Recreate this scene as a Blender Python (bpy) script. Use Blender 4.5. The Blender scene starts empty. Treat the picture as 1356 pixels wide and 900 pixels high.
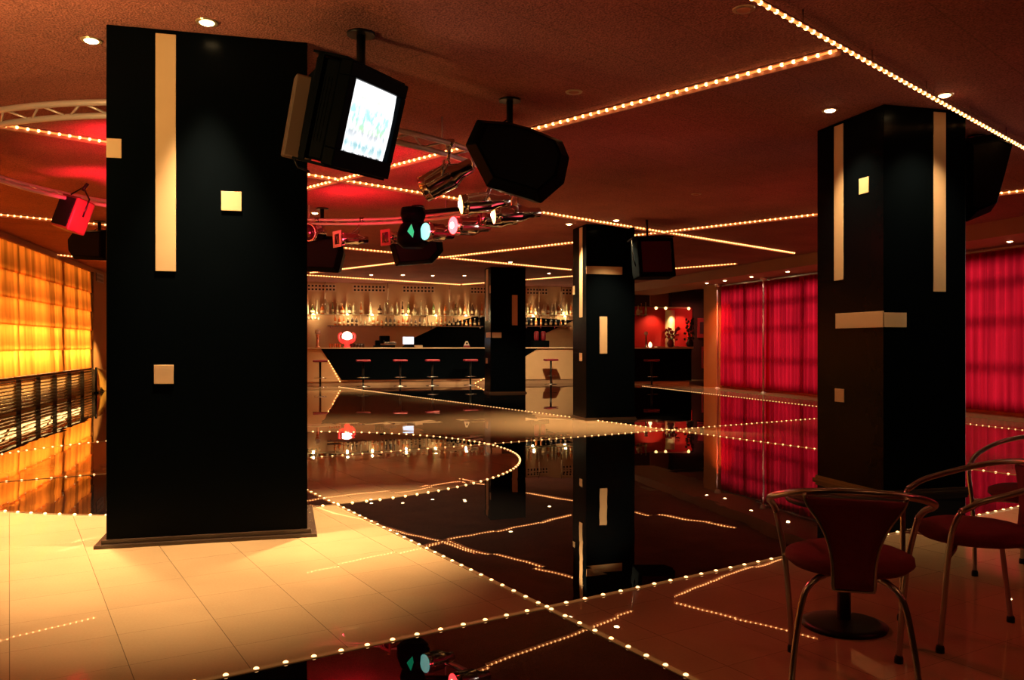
import bpy, bmesh, math, random
from mathutils import Vector, Matrix, Euler
random.seed(7)
PI = math.pi
COL = bpy.context.scene.collection
# ------------------------------------------------------------------ camera geometry (real metres)
F, HX, HY, CAM_H, CEIL = 1120.0, 678.0, 456.0, 1.25, 3.23
TH = math.atan((678 - 375) / F)
CT, ST = math.cos(TH), math.sin(TH)
def W(X, Z, h): return Vector((X*CT + Z*ST, -X*ST + Z*CT, h))
def PX(px, py, Z): return W((px-HX)/F*Z, Z, CAM_H - (py-HY)/F*Z)
def AT(px, py, h):
    Z = F*(CAM_H-h)/(py-HY); return W((px-HX)/F*Z, Z, h)
def ray(px, py): return W((px-HX)/F, 1.0, CAM_H-(py-HY)/F) - Vector((0, 0, CAM_H))
def ONV(px, py, v):
    d = ray(px, py); t = v/d.y; return d.x*t, CAM_H + d.z*t
def ONU(px, py, u):
    d = ray(px, py); t = u/d.x; return d.y*t, CAM_H + d.z*t
def DIR(X, Z, h=0): return Vector((X*CT + Z*ST, -X*ST + Z*CT, h))

# ------------------------------------------------------------------ materials
MATS = {}
def nodes_of(name):
    m = bpy.data.materials.new(name); m.use_nodes = True
    nt = m.node_tree; b = nt.nodes.get('Principled BSDF'); MATS[name] = m
    return m, nt, b
def mat(name, col, rough=0.5, metal=0.0, emit=None, es=0.0, noise=0.0, nscale=20, trans=0.0, bump=0.0, ior=1.5):
    m, nt, b = nodes_of(name)
    b.inputs['Base Color'].default_value = (*col, 1); b.inputs['Roughness'].default_value = rough
    b.inputs['Metallic'].default_value = metal; b.inputs['IOR'].default_value = ior
    if trans: b.inputs['Transmission Weight'].default_value = trans
    if emit: b.inputs['Emission Color'].default_value = (*emit, 1); b.inputs['Emission Strength'].default_value = es
    if noise or bump:
        tc = nt.nodes.new('ShaderNodeTexCoord'); n = nt.nodes.new('ShaderNodeTexNoise')
        n.inputs['Scale'].default_value = nscale; n.inputs['Detail'].default_value = 4
        nt.links.new(tc.outputs['Object'], n.inputs['Vector'])
        if noise:
            r = nt.nodes.new('ShaderNodeMapRange'); r.inputs[3].default_value = 1-noise; r.inputs[4].default_value = 1+noise
            mx = nt.nodes.new('ShaderNodeVectorMath'); mx.operation = 'SCALE'; mx.inputs[0].default_value = col
            nt.links.new(n.outputs['Fac'], r.inputs[0]); nt.links.new(r.outputs[0], mx.inputs['Scale'])
            nt.links.new(mx.outputs[0], b.inputs['Base Color'])
        if bump:
            bp = nt.nodes.new('ShaderNodeBump'); bp.inputs['Strength'].default_value = bump; bp.inputs['Distance'].default_value = 0.01
            nt.links.new(n.outputs['Fac'], bp.inputs['Height']); nt.links.new(bp.outputs[0], b.inputs['Normal'])
    return m
BLACK = mat('black_lacquer', (0.0012, 0.0022, 0.0034), 0.24, noise=.15, nscale=8, ior=1.10)
INLAY = mat('beige_inlay', (0.56, 0.40, 0.24), 0.45, noise=.08, nscale=6)
PLINTH = mat('column_plinth_wood', (0.05, 0.03, 0.02), 0.25)
CASE = mat('speaker_black', (0.003, 0.0045, 0.006), 0.35, ior=1.06)
GRILLE = mat('speaker_grille', (0.005, 0.007, 0.009), 0.5, bump=.5, nscale=300, ior=1.2)
BRACKET = mat('black_steel', (0.01, 0.01, 0.01), 0.35, .6)
CHROME = mat('polished_aluminium', (0.75, 0.72, 0.68), 0.14, 1.0)
CHAIRTUBE = mat('chair_tube', (0.45, 0.42, 0.38), 0.28, 1.0)
STEEL = mat('brushed_steel', (0.6, 0.6, 0.6), 0.25, 1.0)
TRUSSM = mat('truss_tube_aluminium', (0.72, 0.62, 0.6), 0.35, .5)
REDFAB = mat('red_upholstery', (0.15, 0.008, 0.022), 0.85, noise=.2, nscale=60, bump=.2)
REDSEAT = mat('red_vinyl', (0.2, 0.008, 0.025), 0.5)
TABLETOP = mat('table_top_black', (0.004, 0.004, 0.005), 0.4, ior=1.3)
CHANNEL = mat('light_channel', (0.32, 0.13, 0.09), 0.5)
FCHANNEL = mat('floor_channel', (0.25, 0.18, 0.1), 0.35, .7, emit=(1, .35, .08), es=.12)
TUBE = mat('light_tube', (0.8, .4, .2), 0.4, emit=(1, .30, .06), es=1.5)
BULB = mat('warm_bulb', (1, .8, .5), 0.4, emit=(1, .46, .15), es=7.5)
FBULB = mat('floor_bulb', (1, .8, .5), 0.4, emit=(1, .50, .18), es=4.5)
LENS = mat('downlight_lens', (1, .9, .7), 0.3, emit=(1, .66, .30), es=26)
LENSOFF = mat('downlight_off', (.5, .2, .12), 0.3)
RING = mat('downlight_ring', (0.5, .38, .22), 0.3, .6)
BARFRONT = mat('bar_front_beige', (0.62, .42, .24), 0.5, noise=.08, nscale=3)
COUNTER = mat('counter_top', (0.75, .62, .42), 0.2)
KICK = mat('bar_kick_steel', (.4, .26, .16), .5, .2)
WALLTAN = mat('tan_plaster', (0.50, .31, .17), .8, noise=.1, nscale=4, bump=.1)
WALLDARK = mat('dark_wall', (0.05, .022, .018), .7, noise=.1, nscale=4)
WALLORANGE = mat('orange_wall', (0.5, .2, .06), .7, noise=.08, nscale=3)
REDWALL = mat('red_panel', (0.55, .02, .02), .6, noise=.15, nscale=3)
BROWNPANEL = mat('brown_panel', (.30, .12, .07), .6)
SOFFIT = mat('soffit_paint', (.36, .19, .12), .7, noise=.08, nscale=3)
WHITE = mat('white_plastic', (.8, .75, .68), .5)
GOLD = mat('gold_foil', (0.9, .62, .22), .22, 1.0)
DGOLD = mat('bronze_slat', (0.55, .36, .14), .25, .9)
HOLE = mat('vent_hole_shade', (.02, .01, .01), .9)
VENT = mat('vent_plate', (.55, .36, .24), .6)
LEAF = mat('dark_leaf', (.03, .05, .02), .5)
REDFLOWER = mat('red_flower', (.5, .01, .02), .5)
GLASS_C = mat('clear_glass', (.95, .88, .6), .12, trans=.35)
GLASS_A = mat('amber_glass', (.7, .2, .05), .12, trans=.3)
GLASS_G = mat('green_glass', (.3, .4, .15), .1, trans=.6)
GLASS_D = mat('dark_glass', (.06, .03, .02), .1)
LABELM = mat('paper_label', (.55, .42, .25), .7)
CAPM = mat('bottle_cap', (.6, .4, .2), .4)
SHELFG = mat('shelf_glass', (.95, .85, .6), .25, trans=.35)
SHELFD = mat('shelf_dark', (.16, .08, .05), .4)
PUCK = mat('shelf_lamp', (1, .9, .7), .3, emit=(1, .74, .36), es=30)
REDLAMP = mat('red_lamp_lens', (1, .3, .2), .3, emit=(1, .035, .04), es=14)
YELLAMP = mat('yellow_lamp_lens', (1, .8, .3), .3, emit=(1, .58, .18), es=5)
GRNLAMP = mat('cyan_lamp_lens', (.3, .9, .9), .3, emit=(.25, .85, .75), es=1.5)
GRNFACE = mat('green_facet', (0, .5, .2), .3, emit=(0, .5, .22), es=1.0)
DARKLENS = mat('dark_lens', (.05, .01, .03), .08)
GELRED = mat('red_lamp_metal', (.2, .05, .05), .5, .2)
GELFRAME = mat('gel_frame', (.6, .5, .42), .6)
HOT = mat('lamp_filament', (1, .9, .8), .3, emit=(1, .7, .55), es=20)
SCRBLUE = mat('till_screen', (.6, .8, 1), .3, emit=(.62, .8, 1), es=1.6)
BALL = mat('glow_ball', (1, .8, .7), .3, emit=(1, .62, .5), es=7)
REDGLASS = mat('red_translucent', (1, .08, .06), .3, emit=(1, .05, .04), es=.8)
FRAMEB = mat('picture_frame', (.015, .01, .01), .4)
PICM = mat('picture_mount', (.40, .05, .05), .6)
PICI = mat('picture_print', (.08, .05, .06), .5, noise=.9, nscale=30)
MULL = mat('window_bar', (.08, .05, .05), .5)

def N(nt, t, **kw):
    n = nt.nodes.new(t)
    for k, v in kw.items(): setattr(n, k, v)
    return n
def mth(nt, op, a, b=None, c=None):
    n = N(nt, 'ShaderNodeMath', operation=op)
    for i, x in enumerate((a, b, c)):
        if x is None: continue
        if isinstance(x, (int, float)): n.inputs[i].default_value = x
        else: nt.links.new(x, n.inputs[i])
    return n.outputs[0]
# floor lines (pairs of floor points, metres)
LA = ((1.47, 2.90), (0.215, 7.40)); LB = ((0.08, 3.46), (4.81, 5.05)); LD = ((-2.50, 8.63), (8.21, 12.28)); LE = ((1.62, 25.2), (6.06, 9.15))
CIRC = (-0.39, 9.60, 2.97)
def line_n(l):
    (x0, y0), (x1, y1) = l; d = Vector((x1-x0, y1-y0)).normalized(); n = Vector((-d.y, d.x)); return n, n.dot(Vector((x0, y0)))
def parity(x, y):
    k = sum(1 for l in (LA, LB, LD, LE) if line_n(l)[0].dot(Vector((x, y))) > line_n(l)[1])
    if math.hypot(x-CIRC[0], y-CIRC[1]) < CIRC[2]: k += 1
    return k % 2
BEIGE_PAR = parity(-0.5, 4.6)
def floor_material():
    m, nt, b = nodes_of('polished_tiles'); L = nt.links
    geo = N(nt, 'ShaderNodeNewGeometry'); pos = geo.outputs['Position']
    tot = None
    for l in (LA, LB, LD, LE):
        n, off = line_n(l)
        d = N(nt, 'ShaderNodeVectorMath', operation='DOT_PRODUCT'); L.new(pos, d.inputs[0]); d.inputs[1].default_value = (n.x, n.y, 0)
        g = mth(nt, 'GREATER_THAN', d.outputs['Value'], off)
        tot = g if tot is None else mth(nt, 'ADD', tot, g)
    ds = N(nt, 'ShaderNodeVectorMath', operation='DISTANCE'); L.new(pos, ds.inputs[0]); ds.inputs[1].default_value = (CIRC[0], CIRC[1], 0)
    tot = mth(nt, 'ADD', tot, mth(nt, 'LESS_THAN', ds.outputs['Value'], CIRC[2]))
    par = mth(nt, 'MODULO', tot, 2.0)
    beige = par if BEIGE_PAR == 1 else mth(nt, 'SUBTRACT', 1.0, par)
    sx = N(nt, 'ShaderNodeSeparateXYZ'); L.new(pos, sx.inputs[0])
    beige = mth(nt, 'MAXIMUM', beige, mth(nt, 'GREATER_THAN', sx.outputs[0], 10.4))
    # tiles: 0.4 m squares turned with the light lines
    rot = N(nt, 'ShaderNodeVectorRotate', rotation_type='Z_AXIS'); L.new(pos, rot.inputs['Vector']); rot.inputs['Angle'].default_value = -math.radians(15.6)
    sc = N(nt, 'ShaderNodeVectorMath', operation='SCALE'); L.new(rot.outputs[0], sc.inputs[0]); sc.inputs['Scale'].default_value = 1/0.4
    fr = N(nt, 'ShaderNodeVectorMath', operation='FRACTION'); L.new(sc.outputs[0], fr.inputs[0])
    fl = N(nt, 'ShaderNodeVectorMath', operation='FLOOR'); L.new(sc.outputs[0], fl.inputs[0])
    s2 = N(nt, 'ShaderNodeSeparateXYZ'); L.new(fr.outputs[0], s2.inputs[0])
    jx = mth(nt, 'LESS_THAN', s2.outputs[0], .008); jy = mth(nt, 'LESS_THAN', s2.outputs[1], .005)
    joint = mth(nt, 'MAXIMUM', jx, jy)
    s3 = N(nt, 'ShaderNodeSeparateXYZ'); L.new(fl.outputs[0], s3.inputs[0])
    cb = N(nt, 'ShaderNodeCombineXYZ'); L.new(s3.outputs[0], cb.inputs[0]); L.new(s3.outputs[1], cb.inputs[1])
    wn = N(nt, 'ShaderNodeTexWhiteNoise', noise_dimensions='3D'); L.new(cb.outputs[0], wn.inputs['Vector'])
    no = N(nt, 'ShaderNodeTexNoise'); no.inputs['Scale'].default_value = 3; no.inputs['Detail'].default_value = 6; L.new(pos, no.inputs['Vector'])
    sp = N(nt, 'ShaderNodeTexNoise'); sp.inputs['Scale'].default_value = 90; sp.inputs['Detail'].default_value = 3; L.new(pos, sp.inputs['Vector'])
    val = mth(nt, 'ADD', mth(nt, 'MULTIPLY', no.outputs['Fac'], .25), mth(nt, 'MULTIPLY', sp.outputs['Fac'], .2))
    val = mth(nt, 'ADD', val, mth(nt, 'MULTIPLY', wn.outputs['Value'], .08)); val = mth(nt, 'ADD', val, .72)
    cs = N(nt, 'ShaderNodeVectorMath', operation='SCALE'); cs.inputs[0].default_value = (0.47, 0.32, 0.18); L.new(val, cs.inputs['Scale'])
    mx = N(nt, 'ShaderNodeMix', data_type='RGBA'); L.new(beige, mx.inputs['Factor']); mx.inputs['A'].default_value = (0.004, 0.0035, 0.004, 1); L.new(cs.outputs[0], mx.inputs['B'])
    mj = N(nt, 'ShaderNodeMix', data_type='RGBA'); L.new(mth(nt, 'MULTIPLY', joint, .6), mj.inputs['Factor']); L.new(mx.outputs['Result'], mj.inputs['A']); mj.inputs['B'].default_value = (.01, .006, .004, 1)
    L.new(mj.outputs['Result'], b.inputs['Base Color'])
    b.inputs['Roughness'].default_value = .008; b.inputs['IOR'].default_value = 1.5
    # each tile lies a hair out of level, so reflections break at the joints
    w1 = N(nt, 'ShaderNodeVectorMath', operation='SUBTRACT'); L.new(wn.outputs['Color'], w1.inputs[0]); w1.inputs[1].default_value = (.5, .5, .5)
    w2 = N(nt, 'ShaderNodeVectorMath', operation='SCALE'); L.new(w1.outputs[0], w2.inputs[0]); w2.inputs['Scale'].default_value = .0035
    n2 = N(nt, 'ShaderNodeTexNoise'); n2.inputs['Scale'].default_value = 2.2; L.new(pos, n2.inputs['Vector'])
    w3 = N(nt, 'ShaderNodeVectorMath', operation='SUBTRACT'); L.new(n2.outputs['Color'], w3.inputs[0]); w3.inputs[1].default_value = (.5, .5, .5)
    w4 = N(nt, 'ShaderNodeVectorMath', operation='SCALE'); L.new(w3.outputs[0], w4.inputs[0]); w4.inputs['Scale'].default_value = .006
    a1 = N(nt, 'ShaderNodeVectorMath', operation='ADD'); L.new(w2.outputs[0], a1.inputs[0]); L.new(w4.outputs[0], a1.inputs[1])
    mu = N(nt, 'ShaderNodeVectorMath', operation='MULTIPLY'); L.new(a1.outputs[0], mu.inputs[0]); mu.inputs[1].default_value = (1, 1, 0)
    a2 = N(nt, 'ShaderNodeVectorMath', operation='ADD'); L.new(geo.outputs['Normal'], a2.inputs[0]); L.new(mu.outputs[0], a2.inputs[1])
    nn = N(nt, 'ShaderNodeVectorMath', operation='NORMALIZE'); L.new(a2.outputs[0], nn.inputs[0]); L.new(nn.outputs[0], b.inputs['Normal'])
    return m
def ceiling_material():
    m, nt, b = nodes_of('sprayed_ceiling_board'); L = nt.links
    tc = N(nt, 'ShaderNodeTexCoord'); rot = N(nt, 'ShaderNodeVectorRotate', rotation_type='Z_AXIS'); L.new(tc.outputs['Object'], rot.inputs['Vector']); rot.inputs['Angle'].default_value = -math.radians(29.4)
    br = N(nt, 'ShaderNodeTexBrick'); br.offset = 0.5
    for k, v in (('Scale', 1.0), ('Mortar Size', .006), ('Brick Width', 1.8), ('Row Height', .6)): br.inputs[k].default_value = v
    br.inputs['Color1'].default_value = (.36, .125, .10, 1); br.inputs['Color2'].default_value = (.33, .115, .092, 1); br.inputs['Mortar'].default_value = (.26, .10, .07, 1)
    L.new(rot.outputs[0], br.inputs['Vector'])
    n1 = N(nt, 'ShaderNodeTexNoise'); n1.inputs['Scale'].default_value = 75; n1.inputs['Detail'].default_value = 6; L.new(tc.outputs['Object'], n1.inputs['Vector'])
    n2 = N(nt, 'ShaderNodeTexNoise'); n2.inputs['Scale'].default_value = 1.2; n2.inputs['Detail'].default_value = 3; L.new(tc.outputs['Object'], n2.inputs['Vector'])
    v = mth(nt, 'ADD', mth(nt, 'MULTIPLY', n1.outputs['Fac'], 2.6), mth(nt, 'MULTIPLY', n2.outputs['Fac'], .7)); v = mth(nt, 'SUBTRACT', v, .65)
    s = N(nt, 'ShaderNodeVectorMath', operation='SCALE'); L.new(br.outputs['Color'], s.inputs[0]); L.new(v, s.inputs['Scale']); L.new(s.outputs[0], b.inputs['Base Color'])
    bp = N(nt, 'ShaderNodeBump'); bp.inputs['Strength'].default_value = .7; bp.inputs['Distance'].default_value = .02; L.new(n1.outputs['Fac'], bp.inputs['Height']); L.new(bp.outputs[0], b.inputs['Normal'])
    b.inputs['Roughness'].default_value = .95
    return m
def cloth_material(name, dcol, tcol, fac, dens=14.0, lo=.6, hi=1.2):
    m, nt, b = nodes_of(name); L = nt.links; nt.nodes.remove(b)
    out = [n for n in nt.nodes if n.type == 'OUTPUT_MATERIAL'][0]
    tc = N(nt, 'ShaderNodeTexCoord'); mp = N(nt, 'ShaderNodeMapping'); mp.inputs['Scale'].default_value = (dens, dens, .25); L.new(tc.outputs['Object'], mp.inputs['Vector'])
    n = N(nt, 'ShaderNodeTexNoise'); n.inputs['Scale'].default_value = 1.0; n.inputs['Detail'].default_value = 3; L.new(mp.outputs[0], n.inputs['Vector'])
    r = N(nt, 'ShaderNodeMapRange'); r.inputs[1].default_value = .3; r.inputs[2].default_value = .7; r.inputs[3].default_value = lo; r.inputs[4].default_value = hi; L.new(n.outputs['Fac'], r.inputs[0])  # vertical streaks in the cloth colour stand in for lit and shaded folds
    def cc(c):
        s = N(nt, 'ShaderNodeVectorMath', operation='SCALE'); s.inputs[0].default_value = c; L.new(r.outputs[0], s.inputs['Scale']); return s.outputs[0]
    d = N(nt, 'ShaderNodeBsdfDiffuse'); t = N(nt, 'ShaderNodeBsdfTranslucent'); L.new(cc(dcol), d.inputs[0]); L.new(cc(tcol), t.inputs[0])
    mx = N(nt, 'ShaderNodeMixShader'); mx.inputs[0].default_value = fac; L.new(d.outputs[0], mx.inputs[1]); L.new(t.outputs[0], mx.inputs[2]); L.new(mx.outputs[0], out.inputs[0])
    return m
def pane_material():
    m, nt, b = nodes_of('window_glass'); L = nt.links; nt.nodes.remove(b)
    out = [n for n in nt.nodes if n.type == 'OUTPUT_MATERIAL'][0]
    t = N(nt, 'ShaderNodeBsdfTransparent'); g = N(nt, 'ShaderNodeBsdfGlossy'); g.inputs['Roughness'].default_value = .05
    mx = N(nt, 'ShaderNodeMixShader'); mx.inputs[0].default_value = .08; L.new(t.outputs[0], mx.inputs[1]); L.new(g.outputs[0], mx.inputs[2]); L.new(mx.outputs[0], out.inputs[0])
    return m
def screen_material():
    m, nt, b = nodes_of('tv_picture'); L = nt.links
    tc = N(nt, 'ShaderNodeTexCoord'); s = N(nt, 'ShaderNodeSeparateXYZ'); L.new(tc.outputs['Object'], s.inputs[0])
    x = mth(nt, 'MULTIPLY_ADD', s.outputs[0], 1/.56, .5); z = mth(nt, 'MULTIPLY_ADD', s.outputs[2], 1/.42, .5)
    ramp = N(nt, 'ShaderNodeValToRGB'); L.new(z, ramp.inputs[0]); cr = ramp.color_ramp
    for p, c in ((0.0, (.75, .85, .85)), (.12, (.3, .6, .65)), (.2, (.8, .85, .85)), (.3, (.55, .6, .65)), (.36, (.5, .8, .5)), (.5, (.35, .85, .7)), (.66, (.5, .9, .95)), (.72, (1, .98, .95)), (.8, (.75, .82, .75)), (.86, (.9, .9, .8)), (1, (1, 1, 1))):
        e = cr.elements.new(p); e.color = (*c, 1)
    mp = N(nt, 'ShaderNodeMapping'); mp.inputs['Scale'].default_value = (22, 1, 14); L.new(tc.outputs['Object'], mp.inputs[0])
    no = N(nt, 'ShaderNodeTexNoise'); no.inputs['Scale'].default_value = 1; no.inputs['Detail'].default_value = 4; L.new(mp.outputs[0], no.inputs['Vector'])
    ct = N(nt, 'ShaderNodeValToRGB'); ct.color_ramp.elements[0].position = .42; ct.color_ramp.elements[1].position = .56; L.new(no.outputs['Fac'], ct.inputs[0])
    mx = N(nt, 'ShaderNodeMix', data_type='RGBA'); L.new(ct.outputs[0], mx.inputs['Factor']); L.new(ramp.outputs[0], mx.inputs['A']); mx.inputs['B'].default_value = (.95, .97, 1, 1)
    # white margin round the picture
    ex = mth(nt, 'ABSOLUTE', mth(nt, 'SUBTRACT', x, .5)); edge = mth(nt, 'GREATER_THAN', ex, .42)
    m2 = N(nt, 'ShaderNodeMix', data_type='RGBA'); L.new(edge, m2.inputs['Factor']); L.new(mx.outputs['Result'], m2.inputs['A']); m2.inputs['B'].default_value = (.95, .97, 1, 1)
    L.new(m2.outputs['Result'], b.inputs['Emission Color']); b.inputs['Emission Strength'].default_value = 1.25; b.inputs['Base Color'].default_value = (.02, .02, .02, 1); b.inputs['Roughness'].default_value = .15
    return m
FLOORM = floor_material(); CEILM = ceiling_material()
CURTAIN = cloth_material('red_curtain', (.48, .006, .028), (.85, .014, .045), .65, 9, .5, 1.15)
AMBER = cloth_material('amber_sheet', (.55, .16, .03), (.90, .30, .05), .75, 3.6, .45, 1.5)
PANE = pane_material(); SCREEN = screen_material()

# ------------------------------------------------------------------ mesh helpers
def bx(bm, x0, x1, y0, y1, z0, z1, M=None, bevel=0.0, mi=0):
    r = bmesh.ops.create_cube(bm, size=1); vs = r['verts']
    bmesh.ops.scale(bm, vec=(abs(x1-x0), abs(y1-y0), abs(z1-z0)), verts=vs)
    bmesh.ops.translate(bm, vec=((x0+x1)/2, (y0+y1)/2, (z0+z1)/2), verts=vs)
    fs = list({f for v in vs for f in v.link_faces})
    if bevel:
        es = list({e for v in vs for e in v.link_edges})
        g = bmesh.ops.bevel(bm, geom=es, offset=bevel, segments=2, affect='EDGES', profile=.5)
        vs = list({v for f in g['faces'] for v in f.verts} | {v for v in vs if v.is_valid}); fs = list({f for v in vs for f in v.link_faces})
    for f in fs: f.material_index = mi
    if M is not None: bmesh.ops.transform(bm, matrix=M, verts=vs)
    return vs
def cyl(bm, p0, p1, r0, r1=None, seg=12, mi=0, caps=True):
    p0, p1 = Vector(p0), Vector(p1); r1 = r0 if r1 is None else r1
    d = p1-p0; M = Matrix.Translation((p0+p1)/2) @ d.to_track_quat('Z', 'Y').to_matrix().to_4x4()
    r = bmesh.ops.create_cone(bm, cap_ends=caps, segments=seg, radius1=r0, radius2=r1, depth=d.length, matrix=M)
    for v in r['verts']:
        for f in v.link_faces: f.material_index = mi; f.smooth = len(f.verts) == 4
    return r['verts']
def smoothpts(pts, n=6, closed=False):
    P = [Vector(p) for p in pts]; out = []; L_ = len(P)
    rng = range(L_) if closed else range(L_-1)
    for i in rng:
        a = P[(i-1) % L_] if (closed or i > 0) else P[i]*2-P[i+1]
        b_, c = P[i], P[(i+1) % L_]
        d = P[(i+2) % L_] if (closed or i+2 < L_) else P[i+1]*2-P[i]
        for k in range(n):
            t = k/n; out.append(.5*((2*b_)+(c-a)*t+(2*a-5*b_+4*c-d)*t*t+(3*b_-a-3*c+d)*t**3))
    if not closed: out.append(P[-1])
    return out
def tube(bm, pts, r, seg=8, closed=False, mi=0):
    pts = [Vector(p) for p in pts]; n = len(pts); rings = []; up = None
    for i, p in enumerate(pts):
        a = pts[(i-1) % n] if (closed or i > 0) else p; c = pts[(i+1) % n] if (closed or i < n-1) else p
        t = (c-a).normalized()
        if up is None:
            up = Vector((0, 0, 1)) if abs(t.z) < .9 else Vector((1, 0, 0))
        s = t.cross(up).normalized(); up = s.cross(t).normalized()
        rr = r(i/(n-1)) if callable(r) else r
        rings.append([bm.verts.new(p+(s*math.cos(2*PI*k/seg)+up*math.sin(2*PI*k/seg))*rr) for k in range(seg)])
    for i in range(n if closed else n-1):
        A, B = rings[i], rings[(i+1) % n]
        for k in range(seg):
            f = bm.faces.new((A[k], A[(k+1) % seg], B[(k+1) % seg], B[k])); f.smooth = True; f.material_index = mi
    if not closed:
        for R_ in (rings[0][::-1], rings[-1]):
            f = bm.faces.new(R_); f.material_index = mi
def lathe(bm, prof, seg=16, M=None, mi=0, sx=1, sy=1):
    rings = []
    for r, z in prof:
        rings.append([bm.verts.new(Vector((r*math.cos(2*PI*k/seg)*sx, r*math.sin(2*PI*k/seg)*sy, z))) for k in range(seg)])
    vs = [v for R_ in rings for v in R_]
    for A, B in zip(rings, rings[1:]):
        for k in range(seg):
            f = bm.faces.new((A[k], A[(k+1) % seg], B[(k+1) % seg], B[k])); f.smooth = True; f.material_index = mi
    for R_ in (rings[0][::-1], rings[-1]):
        f = bm.faces.new(R_); f.material_index = mi
    if M is not None: bmesh.ops.transform(bm, matrix=M, verts=vs)
def prism(bm, poly, y0, y1, M=None, s1=1.0, mi=0):
    """polygon of (x,z) extruded along y; the far end scaled by s1 about its centre"""
    cx = sum(p[0] for p in poly)/len(poly); cz = sum(p[1] for p in poly)/len(poly)
    A = [bm.verts.new((x, y0, z)) for x, z in poly]; B = [bm.verts.new((cx+(x-cx)*s1, y1, cz+(z-cz)*s1)) for x, z in poly]
    n = len(poly)
    fs = [bm.faces.new(A), bm.faces.new(B[::-1])]
    for i in range(n): fs.append(bm.faces.new((A[i], B[i], B[(i+1) % n], A[(i+1) % n])))
    for f in fs: f.material_index = mi
    if M is not None: bmesh.ops.transform(bm, matrix=M, verts=A+B)
def obj(name, bm, m, parent=None, loc=None, kind=None):
    bmesh.ops.recalc_face_normals(bm, faces=bm.faces[:])
    me = bpy.data.meshes.new(name); bm.to_mesh(me); bm.free()
    for x in (m if isinstance(m, (list, tuple)) else [m]): me.materials.append(x)
    o = bpy.data.objects.new(name, me); COL.objects.link(o)
    if parent: o.parent = parent
    if loc is not None: o.location = loc
    if kind: o['kind'] = kind
    return o
def tag(o, label, cat, group=None, kind=None):
    o['label'] = label; o['category'] = cat
    if group: o['group'] = group
    if kind: o['kind'] = kind
    return o
def thing(name, label, cat, loc=(0, 0, 0), rotz=0, group=None, rot=None):
    o = bpy.data.objects.new(name, None); COL.objects.link(o); o.location = loc; o.rotation_euler = rot if rot else (0, 0, rotz); o.empty_display_size = .1
    return tag(o, label, cat, group)
def dup(root, loc, rot, label, group=None):
    r = root.copy(); COL.objects.link(r); r.location = loc; r.rotation_euler = rot; r['label'] = label
    if group: r['group'] = group
    for ch in list(root.children):
        c = ch.copy(); COL.objects.link(c); c.parent = r
        for g in ch.children:
            d = g.copy(); COL.objects.link(d); d.parent = c
    return r
def nb(): return bmesh.new()
def spot(loc, aim, energy, size, blend=.6, col=(1, .66, .32), r=.04, parent=None):
    l = bpy.data.lights.new('lamp', 'SPOT'); l.energy = energy; l.color = col; l.spot_size = math.radians(size); l.spot_blend = blend; l.shadow_soft_size = r
    o = bpy.data.objects.new('lamp', l); COL.objects.link(o); o.location = loc
    o.rotation_euler = (Vector(aim)-Vector(loc)).to_track_quat('-Z', 'Y').to_euler()
    if parent: o.parent = parent
    return o
def point(loc, energy, col, r=.05):
    l = bpy.data.lights.new('lamp', 'POINT'); l.energy = energy; l.color = col; l.shadow_soft_size = r
    o = bpy.data.objects.new('lamp', l); COL.objects.link(o); o.location = loc; return o
def area(loc, rot, sx, sy, energy, col, spread=180):
    l = bpy.data.lights.new('lamp', 'AREA'); l.shape = 'RECTANGLE'; l.size = sx; l.size_y = sy; l.energy = energy; l.color = col; l.spread = math.radians(spread)
    o = bpy.data.objects.new('lamp', l); COL.objects.link(o); o.location = loc; o.rotation_euler = rot; return o

# ------------------------------------------------------------------ room shell
U0, U1, V0, V1 = -4.75, 12.5, -6.0, 27.6
UB = 16.0     # the corner beyond the curtains is wider
def struct(name, boxes, m, **kw):
    bm = nb()
    for b_ in boxes: bx(bm, *b_)
    return obj(name, bm, m, kind='structure')
struct('floor', [(U0-.6, 12.7, V0-.3, V1+.3, -.1, 0), (12.7, UB+.3, 22.0, V1+.3, -.1, 0)], FLOORM)
struct('ceiling', [(U0-.6, 12.7, V0-.3, V1+.3, CEIL, CEIL+.15), (12.7, UB+.3, 22.0, V1+.3, CEIL, CEIL+.15)], CEILM)
struct('wall_back', [(U0-.6, UB+.3, V1, V1+.2, 0, CEIL)], WALLTAN)
struct('wall_front', [(U0-.6, 12.7, V0-.2, V0, 0, CEIL)], WALLDARK)
PV0, PV1, PH0, PH1 = 8.5, 23.9, .655, 3.12      # the backlit panel's opening
struct('wall_left', [(U0-.15, U0, V0, PV0, 0, CEIL), (U0-.15, U0, PV1, V1, 0, CEIL), (U0-.15, U0, PV0, PV1, PH1, CEIL), (U0-.55, U0-.4, PV0-.1, PV1+.1, 0, CEIL),
                     (U0-.4, U0-.15, PV0-.15, PV0, 0, CEIL), (U0-.4, U0-.15, PV1, PV1+.15, 0, CEIL), (U0-.4, U0-.15, PV0, PV1, PH1, CEIL)], WALLORANGE)
CU = 12.15
VEND = 22.75   # end of the curtained wall
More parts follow.
